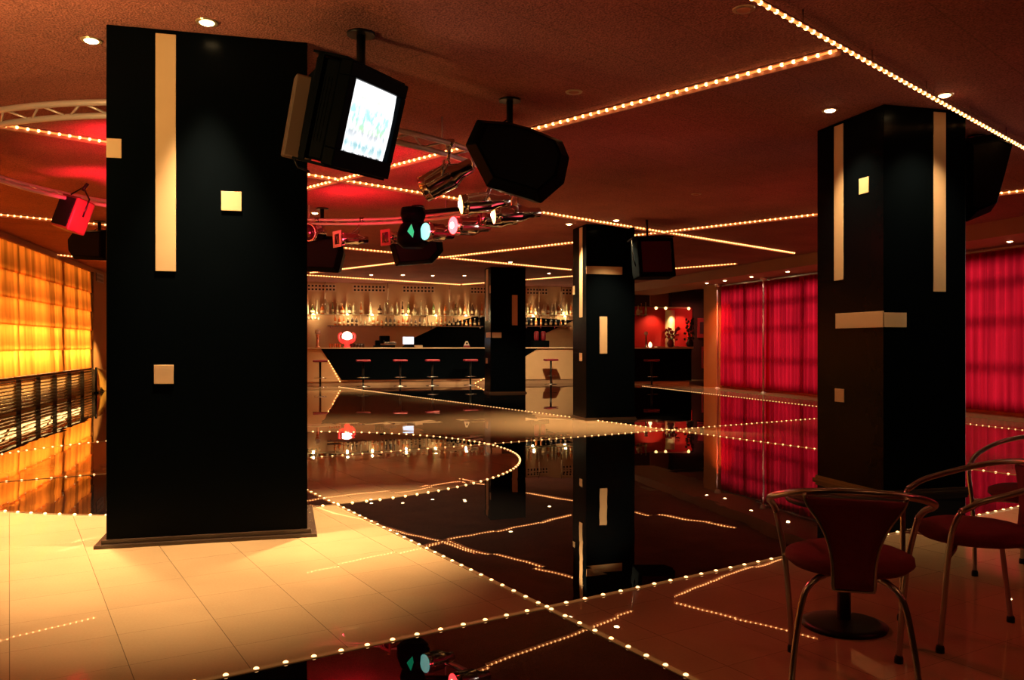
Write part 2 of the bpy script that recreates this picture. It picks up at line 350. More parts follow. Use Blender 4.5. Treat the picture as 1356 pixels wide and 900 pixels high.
# right wall: low parapet, head and piers around tall windows
POSTV = [21.85, 19.45, 16.3, 13.05, 9.8, 6.5]
wb = [(U1, U1+.2, V0, 5.0, 0, CEIL), (U1, U1+.2, 5.0, VEND, 0, .12), (U1, U1+.2, 5.0, VEND, 2.85, CEIL), (CU-.1, UB, VEND-.75, VEND, 0, CEIL)]
struct('wall_right', wb, WALLORANGE)
struct('wall_corner', [(UB, UB+.2, 22.0, V1, 0, CEIL)], WALLDARK)
struct('trim_1', [(11.0, U1, V0, V1, 2.98, CEIL-.001)], SOFFIT)
struct('trim_2', [(10.985, 11.0, V0, V1, 2.965, 3.0)], SOFFIT)
pv = [5.0, 8.15, 11.4, 14.7, 17.9, 20.6, VEND-.8]
for i in range(len(pv)-1):
    a, b_ = pv[i], pv[i+1]; bm = nb()
    for k in range(3):
        y = a+(b_-a)*k/2; w = .09 if k in (0, 2) else .05
        bx(bm, U1+.03, U1+.09, y-w, y+w, .12, 2.85)
    for z in (.17, .86, 1.68, 2.36, 2.8): bx(bm, U1+.03, U1+.09, a, b_, z-.05, z+.05)
    f = obj('window_%d' % (i+1), bm, MULL, kind='structure')
    bm = nb(); bx(bm, U1+.055, U1+.062, a, b_, .12, 2.85); obj('pane', bm, PANE, f)

# baseboards of polished steel at the bar wall
# ------------------------------------------------------------------ backlit amber panel on the left wall
pan = thing('backlit_panel', 'long amber backlit fabric panel in five glowing rows on the left wall', 'light panel', (U0, (PV0+PV1)/2, 0))
rows = [PH0, 1.13, 1.61, 2.10, 2.58, PH1]
LV = PV1-PV0
for i in range(5):
    bm = nb(); z0, z1 = rows[i], rows[i+1]; n = 300; prev = None
    for k in range(n+1):
        y = -LV/2 + LV*k/n; d = .014*math.sin(y*2*PI/.36 + .6*math.sin(y*1.7)) + .006*math.sin(y*11)
        a = bm.verts.new((.0-.03+d, y, z0)); c = bm.verts.new((.0-.055+d*.8, y, z1+.02))
        if prev:
            f = bm.faces.new((prev[0], a, c, prev[1])); f.smooth = True
        prev = (a, c)
    obj('fabric_row', bm, AMBER, pan)
for y, hw in ((-LV/2+.02, .03), (-4.6, .05), (-1.7, .05), (1.55, .05), (4.87, .17), (LV/2-.02, .03)):
    bm = nb(); bx(bm, -.12, -.09, y-hw, y+hw, PH0, PH1); obj('post', bm, GELRED, pan)
for z in rows:
    bm = nb(); bx(bm, -.17, -.16, -LV/2, LV/2, z-.012, z+.012); obj('lamp_rail', bm, CHANNEL, pan)
bm = nb(); bx(bm, -.06, .02, -LV/2, LV/2, PH0-.05, PH0-.005); bx(bm, -.05, .02, LV/2-.02, LV/2+.03, PH0-.05, PH1); obj('frame', bm, PLINTH, pan)
for i, e in enumerate((9.5, 6.0, 2.6, 1.7, 1.1)):
    zt = rows[i+1]
    for seg in range(4):
        yc = PV0 + LV*(seg+.5)/4
        area((U0-.20, yc, zt-.05), (0, -math.radians(90-25), 0), .04, LV/4-.1, e*2.6, (1, .60, .18))
        area((U0-.30, yc, (rows[i]+zt)/2), (0, -math.radians(90), 0), .3, LV/4-.1, e*2.2, (1, .62, .22))
# louvred bronze radiator cover under it
lv = thing('louvred_cover', 'bronze louvred cover of horizontal slats running below the amber panel', 'radiator cover', (U0, (PV0+PV1)/2, 0))
for k in range(9):
    z = .06+k*.064; bm = nb()
    bx(bm, -.01, .05, -LV/2, LV/2, 0, .012, M=Matrix.Translation((0, 0, z)) @ Matrix.Rotation(math.radians(38), 4, 'Y')); obj('slat', bm, DGOLD, lv)
for k in range(13):
    y = -LV/2+.02+k*(LV-.04)/12; bm = nb(); bx(bm, -.01, .07, y-.02, y+.02, 0, PH0-.05); obj('upright', bm, PLINTH, lv)
for k in range(5): area((U0-.25, PV0+LV*(k+.5)/5, .42), (0, -math.radians(115), 0), .25, LV/5-.2, 9, (1, .6, .2))  # added warm lamps behind the louvres, brightening the slats
# gold fan-shaped screen standing past the panel's end
fan = thing('gold_fan_screen', 'pleated gold foil fan standing against left wall past the amber panel end', 'decoration', (U0+.06, 24.55, 0))
bm = nb(); nf = 22; top = []; ap = bm.verts.new((.04, -.62, .64))
for k in range(nf+1):
    a = math.radians(-4-80*k/nf); r = 1.25; dy, dz = math.cos(a), math.sin(a); r = min(r, .63/abs(dz)) if dz < -.01 else r
    top.append(bm.verts.new((.03+(.07 if k % 2 else 0), -.62+r*dy, .64+r*dz)))
for k in range(nf): bm.faces.new((ap, top[k], top[k+1]))
o = obj('pleats', bm, GOLD, fan); md = o.modifiers.new('s', 'SOLIDIFY'); md.thickness = .008
bm = nb(); cyl(bm, (.02, -.64, 0), (.02, -.64, .66), .025, .025, 10); bx(bm, -.02, .08, -.7, -.58, 0, .03); obj('stand', bm, BLACK, fan)
# ventilation grilles
def vent(a, b_, zc, label, left=None):
    t = thing('vent_grille', label, 'vent', ((a+b_)/2, V1-.012, zc) if left is None else (U0+.012, left, zc), 0 if left is None else PI/2, 'perforated vents along the top of the bar wall')
    w = b_-a; bm = nb(); n = max(2, int(w/.105)); c = w/n; xs = [-w/2-.015]
    for i in range(n): xs += [-w/2+(i+.22)*c, -w/2+(i+.78)*c]
    xs.append(w/2+.015); zs = [-.12, -.085, -.025, .025, .085, .12]
    g = [[bm.verts.new((x, -.012, z)) for z in zs] for x in xs]
    for i in range(len(xs)-1):
        for j in range(5):
            if not (i % 2 == 1 and j % 2 == 1): bm.faces.new((g[i][j], g[i+1][j], g[i+1][j+1], g[i][j+1]))
    o = obj('plate', bm, VENT, t); md = o.modifiers.new('thickness', 'SOLIDIFY'); md.thickness = .006
    bm = nb(); bx(bm, -w/2, w/2, .004, .011, -.11, .11); obj('backing', bm, HOLE, t)  # dark plate standing in for the shade inside the holes
for (p0, p1, lab) in ((402, 444.5, 'beside the black square column'), (467.5, 510.5, 'above the leftmost stool at the dark front'), (533, 575, 'above the till screen'), (623, 652, 'just left of the far column'), (697, 725, 'just right of the far column'), (744, 770, 'just left of the middle column')):
    a = ONV(p0, 380, V1)[0]; b_ = ONV(p1, 380, V1)[0]
    vent(a, b_, 3.06, 'tan perforated vent high on bar wall, '+lab)
vent(-.45, .45, 3.03, 'small tan perforated vent high on left wall past the amber panel', left=24.75)

# ------------------------------------------------------------------ columns with beige inlays
def column(u0, u1, v0, v1, label, front=(), side=(), plinth=.03):
    cx, cy = (u0+u1)/2, (v0+v1)/2
    t = thing('column', label, 'column', (cx, cy, 0)); t['kind'] = 'thing'
    bm = nb(); bx(bm, u0-cx, u1-cx, v0-cy, v1-cy, 0, CEIL-.003, bevel=.004); obj('shaft', bm, BLACK, t)
    bm = nb(); p = plinth; bx(bm, u0-cx-p, u1-cx+p, v0-cy-p, v1-cy+p, 0, .02); bx(bm, u0-cx-p*.4, u1-cx+p*.4, v0-cy-p*.4, v1-cy+p*.4, .02, .045); obj('plinth', bm, PLINTH, t)
    for (a, b_, top, bot) in front:
        x0, zt = ONV(a, top, v0); x1, _ = ONV(b_, top, v0); _, zb = ONV((a+b_)/2, bot, v0)
        x0 = max(x0, u0); x1 = min(x1, u1); zt = min(zt, CEIL-.03)
        bm = nb(); bx(bm, x0-cx, x1-cx, v0-cy-.006, v0-cy+.01, zb, zt, bevel=.0015); obj('inlay', bm, INLAY, t)
    for (a, b_, top, bot) in side:
        y1, zt = ONU(a, top, u0); y0, _ = ONU(b_, top, u0); _, zb = ONU((a+b_)/2, bot, u0)
        y1 = min(y1, v1); y0 = max(y0, v0); zt = min(zt, CEIL-.03)
        bm = nb(); bx(bm, u0-cx-.006, u0-cx+.01, y0-cy, y1-cy, zb, zt, bevel=.0015); obj('inlay', bm, INLAY, t)
    return t
column(-1.056, .153, 5.70, 6.60, 'widest black square column at left with long cream stripe and three small squares', plinth=.06,
       front=((206, 233, 42, 359), (141, 161, 183, 209), (293, 320, 253, 279), (204, 230, 483, 508)))
column(4.769, 5.589, 5.92, 6.815, 'black square column behind the metal chairs, beige band wrapping its corner',
       front=((1170, 1200, 413.5, 433), (1236, 1252, 141, 386)), side=((1105, 1117, 154, 371), (1138, 1151, 237, 256), (1107, 1170, 415, 434), (1106, 1118, 514, 532)))
column(4.80, 5.66, 13.08, 13.74, 'middle black column with a cream horizontal bar near its top',
       front=((776, 824, 352, 363), (794, 804, 419, 468)), side=((767.5, 771.5, 300, 420), (757.5, 761, 379, 390), (767.5, 771, 467, 478)))
column(5.10, 6.03, 20.95, 21.6, 'farthest black column standing before the bar counter',
       front=((678, 685.3, 390.5, 430.5), (651.5, 664, 440, 447)), side=((643.5, 646.5, 352, 425), (648.5, 650.5, 378, 388), (644, 651.3, 440, 447), (643.5, 646, 474, 481)))

# ------------------------------------------------------------------ strings of lights
def light_string(p0, p1, z, label, spacing, r, bm_mat, where, group, individual=True, closed_circle=None, reach=None):
    t = thing('light_string', label, 'light string', (0, 0, 0), 0, group)
    if closed_circle:
        cx, cy, R_ = closed_circle; n = int(2*PI*R_/spacing); pts = [Vector((cx+R_*math.cos(2*PI*k/n), cy+R_*math.sin(2*PI*k/n), z)) for k in range(n)]
        path = [Vector((cx+R_*math.cos(2*PI*k/160), cy+R_*math.sin(2*PI*k/160), z)) for k in range(160)]; base = Vector((cx, cy, z))
    else:
        a, b_ = Vector((*p0, z)), Vector((*p1, z)); L_ = (b_-a).length; n = int(L_/spacing); pts = [a+(b_-a)*((k+.5)/n) for k in range(n)]; path = [a, b_]; base = (a+b_)/2
    t.location = base
    bm = nb()
    if where == 'floor':
        if closed_circle:
            R_ = closed_circle[2]; vi = []
            for k in range(160):
                a = 2*PI*k/160; vi.append([bm.verts.new(((R_+s)*math.cos(a), (R_+s)*math.sin(a), .003)) for s in (-.012, .012)])
            for k in range(160): bm.faces.new((vi[k][0], vi[k][1], vi[(k+1) % 160][1], vi[(k+1) % 160][0]))
        else:
            ang = math.atan2(p1[1]-p0[1], p1[0]-p0[0]); bx(bm, -L_/2, L_/2, -.012, .012, -.002, .004, M=Matrix.Rotation(ang, 4, 'Z'))
        obj('channel', bm, FCHANNEL, t)
    else:
        ang = math.atan2(p1[1]-p0[1], p1[0]-p0[0]); M = Matrix.Rotation(ang, 4, 'Z'); sg = where
        up = CEIL-z-.001
        if up > .05:
            bx(bm, -L_/2-.02, L_/2+.02, -.012, .012, .008, .018, M=M)
            for k in range(9):
                hb = nb(); cyl(hb, M @ Vector((-L_/2+.1+k*(L_-.2)/8, 0, .01)), M @ Vector((-L_/2+.1+k*(L_-.2)/8, 0, up)), .004, .004, 6); obj('hanger', hb, CHANNEL, t)
        else: bx(bm, -L_/2-.02, L_/2+.02, sg*.025, sg*.05, -.03, up-.008, M=M); bx(bm, -L_/2-.02, L_/2+.02, min(0, sg*.05)-.015, max(0, sg*.05)+.015, up-.008, up, M=M)
        obj('channel', bm, CHANNEL, t)
        bm = nb(); tube(bm, [path[0]-base, path[1]-base], r*.55, 6); obj('tube', bm, TUBE, t)
    def bulb(bm, q):
        if where == 'floor': lathe(bm, [(r, 0), (r*.95, r*.25), (r*.7, r*.6), (r*.3, r*.8)], 8, Matrix.Translation(q))
        else: lathe(bm, [(r*.45, -r*.9), (r, -r*.35), (r, r*.35), (r*.45, r*.9)], 8, Matrix.Translation(q))
    order = sorted(range(n), key=lambda k: pts[k].length)
    if individual:
        near = [k for k in order if pts[k].y > 0][:100] if not reach else order[:reach]
        bm = nb(); bulb(bm, Vector((0, 0, 0))); first = obj('bulb', bm, bm_mat, t); first.location = pts[near[0]]-base
        for k in near[1:]:
            c = first.copy(); COL.objects.link(c); c.parent = t; c.location = pts[k]-base
        rest = [k for k in range(n) if k not in set(near)]
    else: rest = list(range(n))
    if rest:
        bm = nb()
        for k in rest: bulb(bm, pts[k]-base)
        obj('bulbs', bm, bm_mat, t, kind='stuff')
    return t
def ext(l, a, b_):
    p, q = Vector(l[0]), Vector(l[1]); d = (q-p).normalized(); return tuple(p-d*a), tuple(q+d*b_)
GF = 'strings of small lights let into the floor'; GC = 'strings of warm bulbs along the ceiling'
p0, p1 = ext(LA, 1.2, 9.0)
light_string(p0, p1, 0, 'floor light string running from foreground centre up past the widest column foot', .115, .0125, FBULB, 'floor', GF)
p0, p1 = ext(LB, 1.4, 2.6)
light_string(p0, p1, 0, 'floor light string crossing the foreground behind the chairs, edging the black tiles', .115, .0125, FBULB, 'floor', GF)
light_string(None, None, 0, 'circle of floor lights around the dance floor', .12, .0125, FBULB, 'floor', GF, closed_circle=CIRC)
p0, p1 = ext(LD, 1.2, 2.2)
light_string(p0, p1, 0, 'floor light string crossing the dance floor circle and passing the middle column front', .12, .0125, FBULB, 'floor', GF, False)
p0, p1 = ext(LE, .2, 4.0)
light_string(p0, p1, 0, 'floor light string running diagonally from bar toward the right wall past middle column', .12, .0125, FBULB, 'floor', GF, False)
light_string((10.4, 4), (10.4, 23.5), 0, 'floor light string following the foot of the red curtains', .12, .012, FBULB, 'floor', GF, False)
ZR = CEIL-.02
def ceil_line(a, b_, z): return tuple(AT(*a, z).xy), tuple(AT(*b_, z).xy)
for (a, b_, lab, ind, sg, e0, e1) in (
        ((1000, 0), (1356, 196), 'nearest ceiling light string, cutting across the upper right corner', True, 1, 1.5, 1.5),
        ((408, 248), (1108, 67), 'ceiling light string running above the big hanging speaker toward upper right', True, 1, .6, 0),
        ((0, 165), (1053, 335), 'longest ceiling light string, passing the truss ring and in front of middle column top', True, 1, 1.5, 0),
        ((0, 284), (757, 357), 'ceiling light string above the amber panel leading behind the middle column', False, 1, 1.0, 0),
        ((410, 361), (1356, 252), 'ceiling light string leading from bar behind middle column to right edge', False, 1, 0, 1.2),
        ((400, 363.6), (610, 376.7), 'ceiling light string lying nearest above the bar bottles', False, 1, 1.2, 0),
        ((612, 376.5), (975, 349), 'ceiling light string from bar wall vents to the soffit left of the curtains', False, 1, 0, 0),
        ((28, 332), (112, 341), 'short far ceiling light string just above the amber panel top', False, 1, 0, .6)):
    zl = 3.13 if lab.startswith('nearest') else ZR; l = ceil_line(a, b_, zl); l = ext(l, e0, e1)
    light_string(l[0], l[1], zl, lab, .088, .0145, BULB, sg, GC, ind)

# ------------------------------------------------------------------ downlights
def make_downlight(lit=True):
    t = thing('downlight', 'x', 'downlight', (0, 0, CEIL))
    bm = nb(); n = 24
    for (ro, ri, z0, z1) in ((.068, .045, -.008, 0),):
        A = []
        for k in range(n):
            a = 2*PI*k/n; A.append([bm.verts.new((r*math.cos(a), r*math.sin(a), z)) for r, z in ((ro, 0), (ro-.004, z0), (ri, z0), (ri, 0))])
        for k in range(n):
            for j in range(4): bm.faces.new((A[k][j], A[k][(j+1) % 4], A[(k+1) % n][(j+1) % 4], A[(k+1) % n][j]))
    obj('trim_ring', bm, RING, t)
    bm = nb(); lathe(bm, [(.045, -.002), (.04, -.012), (.022, -.020), (.006, -.023)], 16); obj('lens', bm, LENS if lit else LENSOFF, t)
    return t
DL = [  # px, py, watts, cone, aim offset, label
    (274, 31, 300, 58, (0, -.38), 'lit downlight just in front of the widest black column'),
    (121, 55, 260, 66, (-.1, 0), 'lit downlight in the golden ceiling left of the widest column'),
    (1099, 147, 44, 90, (.1, 0), 'lit downlight at left of the column behind the chairs'),
    (1251, 127, 44, 90, (0, .1), 'lit downlight beside the nearest ceiling light string over the right column'),
    (816, 292, 190, 80, (0, -.15), 'lit downlight just above the middle column front'),
    (753.6, 297, 200, 85, (-.15, 0), 'lit downlight just left of the middle column top'),
    (417, 282.5, 90, 90, (0, 0), 'lit downlight above the far arc of truss ring near the widest column'),
    (676, 347, 200, 90, (0, -.15), 'lit downlight just above the farthest column'),
    (727, 362, 260, 105, (0, 2.0), 'lit downlight between farthest column and middle column'),
    (491.6, 364, 120, 105, (0, .1), 'lit downlight over bar, leftmost of the row of four'),
    (533.5, 364, 120, 105, (0, .1), 'lit downlight over bar, second in the row of four'),
    (573, 365, 120, 105, (0, .1), 'lit downlight over bar, third in the row of four'),
    (615, 365, 120, 105, (0, .1), 'lit downlight over bar, rightmost of the row of four')]
SOFF = [(960, 371.6, 'lit soffit downlight at the left end of the curtains'), (995, 366.5, 'lit soffit downlight beside the slim post among the curtains'),
        (1043, 359.7, 'lit soffit downlight near the column behind the chairs'), (936, 375, 'lit soffit downlight above the orange pier'), (1337, 320, 'lit soffit downlight right of the right column')]
base_lit = None; GD = 'round downlights in the ceiling'
for (px, py, e, cone, off, lab) in DL:
    p = AT(px, py, CEIL-.01); p.z = CEIL
    if base_lit is None:
        base_lit = make_downlight(); base_lit.location = p; base_lit['label'] = lab; base_lit['group'] = GD
    else: dup(base_lit, p, (0, 0, 0), lab, GD)
    spot((p.x, p.y, CEIL-.04), (p.x+off[0], p.y+off[1], 0), e*4, cone, .9)
for (px, py, lab) in SOFF:
    p = AT(px, py, 2.97); p.x = min(max(p.x, 11.15), 11.9); p.z = 2.98
    dup(base_lit, p, (0, 0, 0), lab, GD); spot((p.x, p.y, 2.94), (p.x+.1, p.y, 0), 110, 70, .6, (1, .72, .45))
base_off = None
for (px, py, lab) in ((760, 123, 'unlit downlight above the big hanging speaker'), (922, 257.6, 'unlit downlight right of the middle column'), (985, 14, 'unlit downlight at the top edge left of the nearest light string')):
    p = AT(px, py, CEIL-.01); p.z = CEIL
    if base_off is None: base_off = make_downlight(False); base_off.location = p; base_off['label'] = lab; base_off['group'] = GD
    else: dup(base_off, p, (0, 0, 0), lab, GD)

# ------------------------------------------------------------------ truss ring over the dance floor
TC = W(-2.68, 9.11, 3.02); TR = 2.78
tr = thing('lighting_truss', 'red-lit circular ladder truss hung under the ceiling over the dance floor', 'truss', TC)
EA = DIR(.389, .921); EB = DIR(.921, -.389)
def oval(off, a, z): v = EA*((2.97+off)*math.cos(a)) + EB*((2.69+off)*math.sin(a)); return Vector((v.x, v.y, z))
for (R_, z, nm) in ((0, .0, 'outer_tube'), (-.10, -.07, 'inner_tube')):
    bm = nb(); tube(bm, [oval(R_, 2*PI*k/120, z) for k in range(120)], .024, 10, True); obj(nm, bm, TRUSSM, tr)
bm = nb(); nr = 48
for k in range(nr):
    a = 2*PI*k/nr; b_ = 2*PI*(k+.5)/nr; c = 2*PI*(k+1)/nr
    q = lambda R_, t, z: oval(R_, t, z)
    cyl(bm, q(0, a, 0), q(-.10, b_, -.07), .009, .009, 6); cyl(bm, q(-.10, b_, -.07), q(0, c, 0), .009, .009, 6)
obj('bracing', bm, TRUSSM, tr)
for k in range(8):
    a = 2*PI*(k+.35)/8; bm = nb(); p = oval(0, a, 0); cyl(bm, p, p+Vector((0, 0, CEIL-TC.z)), .008, .008, 6); obj('hanger', bm, TRUSSM, tr)

# ------------------------------------------------------------------ stage lamps hung on the ring
def ringpoint(p):
    return min((TC+oval(o_, 2*PI*k/240, 0) for k in range(240) for o_ in (0,)), key=lambda v: (v-p).length)
def par_can(px, py, Z, aim, r, L_, body, lens, label, square=False, frame=None, lens_r=.92, name='stage_lamp'):
    p = PX(px, py, Z); t = thing(name, label, 'stage lamp', p, 0, 'stage lamps on the truss ring')
    q = Vector(aim).normalized().to_track_quat('Z', 'Y').to_matrix().to_4x4()
    bm = nb()
    prof = [(r*.30, -L_*.55), (r*.55, -L_*.52), (r*.62, -L_*.30), (r*.92, -L_*.16), (r, -L_*.10), (r, L_*.30), (r*1.04, L_*.31), (r*1.04, L_*.34), (r, L_*.35), (r, L_*.45)]
    lathe(bm, prof, 20, q)
    for k in range(6):
        a = 2*PI*k/6; bmv = Vector((r*.99*math.cos(a), r*.99*math.sin(a), 0))
        cyl(bm, q @ (bmv+Vector((0, 0, -L_*.12))), q @ (bmv+Vector((0, 0, L_*.44))), .007, .007, 6)
    cb = obj('can_body', bm, body, t)
    bm = nb(); lathe(bm, [(r*.3, L_*.40), (r*lens_r, L_*.44), (r*lens_r, L_*.455), (r*.5, L_*.475), (r*.1, L_*.48)], 18, q); obj('lens', bm, lens, cb)
    if lens in (REDLAMP, YELLAMP): bm = nb(); lathe(bm, [(r*.32, L_*.478), (r*.30, L_*.492), (r*.1, L_*.497)], 12, q); obj('filament', bm, HOT, cb)
    if square:
        bm = nb(); s = r*1.25
        for (x0, x1, y0, y1) in ((-s, s, r*.8, s), (-s, s, -s, -r*.8), (-s, -r*.8, -r*.8, r*.8), (r*.8, s, -r*.8, r*.8)): bx(bm, x0, x1, y0, y1, L_*.49, L_*.50+.006, M=q)
        obj('gel_frame', bm, frame or GELFRAME, cb)
    rp = ringpoint(p)-p; sd = Vector(aim).cross(Vector((0, 0, 1))).normalized()*(r*1.15); up = Vector((rp.x, rp.y, rp.z)); mid = up*.55
    bm = nb()
    tube(bm, [sd*1.0, sd+mid*.75, mid, ], .011, 6); tube(bm, [-sd*1.0, -sd+mid*.75, mid], .011, 6); cyl(bm, mid, up, .014, .014, 8)
    cyl(bm, up+Vector((0, 0, -.035)), up+Vector((0, 0, .035)), .035, .035, 10)
    obj('yoke', bm, STEEL if body is not BLACK else BRACKET, t)
    return t, p
cd = lambda X, Z, h=0: DIR(X, Z, h)
par_can(590, 236, 7.45, cd(-.9, .15, -.42), .115, .50, CHROME, DARKLENS, 'largest polished stage lamp, hung left of the big octagonal speaker', name='stage_lamp')
par_can(640, 268, 8.3, cd(-.93, -.22, -.12), .10, .50, CHROME, YELLAMP, 'polished stage lamp with glowing lens just below the big speaker left end')
par_can(682, 283, 8.9, cd(-.93, -.25, -.10), .09, .52, CHROME, YELLAMP, 'polished stage lamp with yellow lens, rightmost on truss ring')
par_can(658, 290, 9.6, cd(-.9, -.3, .0), .095, .45, CHROME, DARKLENS, 'polished stage lamp with dark lens between the red lamp and rightmost lamp')
_, RLP = par_can(622, 299, 9.9, cd(-.80, -.55, -.05), .11, .5, CHROME, REDLAMP, 'stage lamp glowing bright red above the middle of the bar')
par_can(580, 308, 10.5, cd(-.75, -.62, .0), .115, .42, CHROME, GRNLAMP, 'stage lamp with pale cyan lens left of the red glowing lamp')
par_can(466, 317, 11.6, cd(-.75, -.62, -.05), .088, .45, CHROME, DARKLENS, 'stage lamp with a square cream gel frame and dark lens', True)
par_can(527, 315, 11.2, cd(-.7, -.7, -.05), .085, .4, CHROME, DARKLENS, 'stage lamp with square red gel frame left of the black scanner', True, GELRED)
par_can(417, 308, 11.8, cd(-.3, -.9, -.1), .12, .4, CHROME, DARKLENS, 'red-lit stage lamp at the edge of widest black column, half hidden')
# box-shaped lamp at left
p = PX(97, 284, 9.9); t = thing('flood_lamp', 'red-lit box flood lamp hanging from truss left of the widest column', 'stage lamp', p, 0, 'stage lamps on the truss ring', rot=(math.radians(-12), math.radians(14), math.radians(-38)))
bm = nb(); bx(bm, -.14, .14, -.13, .13, -.2, .2, bevel=.02); obj('housing', bm, GELRED, t)
bm = nb(); bx(bm, -.12, .12, -.145, -.128, -.17, .17); obj('lens', bm, GRILLE, t)
bm = nb(); tube(bm, [(-.16, 0, 0), (-.16, 0, .22), (0, 0, .34), (.16, 0, .22), (.16, 0, 0)], .01, 6); cyl(bm, (0, 0, .30), (0.02, 0.02, .40), .02, .02, 8); obj('yoke', bm, BRACKET, t)
# scanner with green facet
p = PX(547, 303, 10.6); t = thing('moon_flower_lamp', 'black scanner head with a small green facet between two stage lamps', 'stage lamp', p, -TH)
bm = nb(); lathe(bm, [(.10, .10), (.16, .05), (.20, -.05), (.21, -.17), (.13, -.24)], 10); lathe(bm, [(.15, .26), (.16, .18), (.13, .08)], 10); obj('head', bm, CASE, t)
bm = nb(); prism(bm, [(-.045, -.06), (.02, -.135), (.035, -.06), (.005, .03)], -.225, -.20); obj('facet', bm, GRNFACE, t)
bm = nb(); cyl(bm, (0, 0, .2), ringpoint(p)-p+Vector((0, 0, 0)), .03, .03, 8); obj('clamp', bm, BRACKET, t)

# ------------------------------------------------------------------ hanging loudspeakers and televisions
def hung_box(name, label, cat, center_px, Z, outline, depth, pole_px=None, yaw=0.0, s1=.7, poleZ=None, tilt=0.0, extra=None, drop=0.0):
    p = PX(center_px[0], center_px[1], Z)
    t = thing(name, label, cat, p, 0, None, rot=(tilt, 0, -TH+yaw))
    k = Z/F; poly = [((x-center_px[0])*k, -(y-center_px[1])*k) for x, y in outline]
    bm = nb(); prism(bm, poly, -depth*.25, depth*.75, s1=s1); prism(bm, poly, -depth*.25, -depth*.25-.13, s1=.80); bmesh.ops.bevel(bm, geom=bm.edges[:], offset=.006, segments=1, affect='EDGES'); obj('cabinet', bm, CASE, t)
    cx = sum(a for a, _ in poly)/len(poly); cz = sum(b_ for _, b_ in poly)/len(poly)
    bm = nb(); prism(bm, [(cx+(a-cx)*.74, cz+(b_-cz)*.74) for a, b_ in poly], -depth*.25-.14, -depth*.25-.131); obj('grille', bm, GRILLE, t)
    if pole_px is not None:
        x = (pole_px-center_px[0])*k; top = CEIL-p.z-.002; zt = max(b_ for _, b_ in poly)
        bm = nb(); cyl(bm, (x, depth*.2, zt*.3), (x, depth*.2, top), .028, .028, 10); cyl(bm, (x, depth*.2, top-.015), (x, depth*.2, top), .09, .09, 14); obj('pole', bm, BRACKET, t)
        bm = nb(); tube(bm, [(x-.22, depth*.2, zt*.75), (x-.02, depth*.2, zt+.05), (x+.2, depth*.2, zt*.6)], .008, 6); obj('bracket', bm, BRACKET, t)
    return t
hung_box('loudspeaker', 'largest black octagonal loudspeaker hung on a pole in the upper middle', 'loudspeaker', (685, 218), 6.75,
         [(632, 163), (617, 196), (645, 250), (700, 266), (716, 272), (746, 246), (753, 213), (744, 191), (700, 173), (672, 166)], .42, 675, 0.0, .8)
hung_box('loudspeaker', 'black angular loudspeaker hanging left of the bar beside the widest column', 'loudspeaker', (432, 335), 12.2,
         [(404, 312), (452, 314), (457, 335), (450, 362), (404, 360)], .4, 425, 0.0, .8)
hung_box('loudspeaker', 'black loudspeaker with tapered base hanging below the scanner head', 'loudspeaker', (552, 334), 12.0,
         [(516, 322), (586, 316), (588, 333), (573, 349), (525, 353)], .4, 552, 0.0, .8)
hung_box('loudspeaker', 'grey-blue loudspeaker hanging above the amber panel end', 'loudspeaker', (122, 326), 13.5,
         [(96, 318), (104, 307), (150, 305), (150, 346), (103, 344), (97, 335)], .45, 128, 0.0, .8)
hung_box('loudspeaker', 'dark angular loudspeaker hanging behind the right column near right edge', 'loudspeaker', (1298, 225), 7.95,
         [(1262, 188), (1306, 181), (1328, 190), (1316, 235), (1303, 283), (1272, 296), (1262, 290)], .45, 1300, 0.0, .75)
# television beside the middle column (seen from behind)
p = PX(870, 341, 13.3); t = thing('television', 'black tube television hung from a rod beside the middle column', 'television', p, 0, rot=(math.radians(-6), math.radians(-2), -TH+math.radians(12)))
bm = nb(); bx(bm, -.33, .28, -.05, .25, -.31, .31, bevel=.02); bx(bm, -.25, .20, .2, .5, -.22, .22, bevel=.03); obj('casing', bm, CASE, t)
bm = nb(); bx(bm, -.27, .22, -.062, -.048, -.24, .25, bevel=.004); obj('screen', bm, DARKLENS, t)
bm = nb(); bx(bm, -.36, .30, -.02, .32, .325, .345); cyl(bm, (-.08, .15, .32), (-.08, .10, .68), .02, .02, 8); tube(bm, [(-.3, .1, -.2), (-.36, .1, 0), (-.36, .1, .33)], .008, 6); obj('cradle', bm, BRACKET, t)
# main television
tvp = W(-.889, 5.31, CAM_H+1.395)
t = thing('television', 'bright tube television angled on a ceiling pole beside widest column', 'television', tvp)
Rm = Matrix.Rotation(math.radians(71.1)-TH, 4, 'Z') @ Matrix.Rotation(math.radians(16.3), 4, 'X') @ Matrix.Rotation(math.radians(-4.1), 4, 'Y')
t.rotation_euler = Rm.to_euler()
bm = nb()
for (x0, x1, z0, z1) in ((-.36, .345, .215, .30), (-.36, .345, -.32, -.215), (-.36, -.285, -.215, .215), (.285, .345, -.215, .215)): bx(bm, x0, x1, -.02, .06, z0, z1, bevel=.006)
obj('bezel', bm, CASE, t)
bm = nb(); n = 10; g = [[bm.verts.new((-.285+.57*i/n, .002+.018*(((i/n-.5)*2)**2+((j/n-.5)*2)**2)/2, -.215+.43*j/n)) for j in range(n+1)] for i in range(n+1)]
for i in range(n):
    for j in range(n): f = bm.faces.new((g[i][j], g[i+1][j], g[i+1][j+1], g[i][j+1])); f.smooth = True
obj('screen', bm, SCREEN, t)
bm = nb(); bx(bm, -.35, .335, .06, .24, -.31, .29, bevel=.015); prism(bm, [(-.30, -.27), (.29, -.27), (.29, .25), (-.30, .25)], .24, .37, s1=.7); obj('casing', bm, CASE, t)
for k in range(5): bm = nb(); bx(bm, -.353, -.349, .10+k*.022, .11+k*.022, -.2, .18); obj('side_slot', bm, CASE, t)
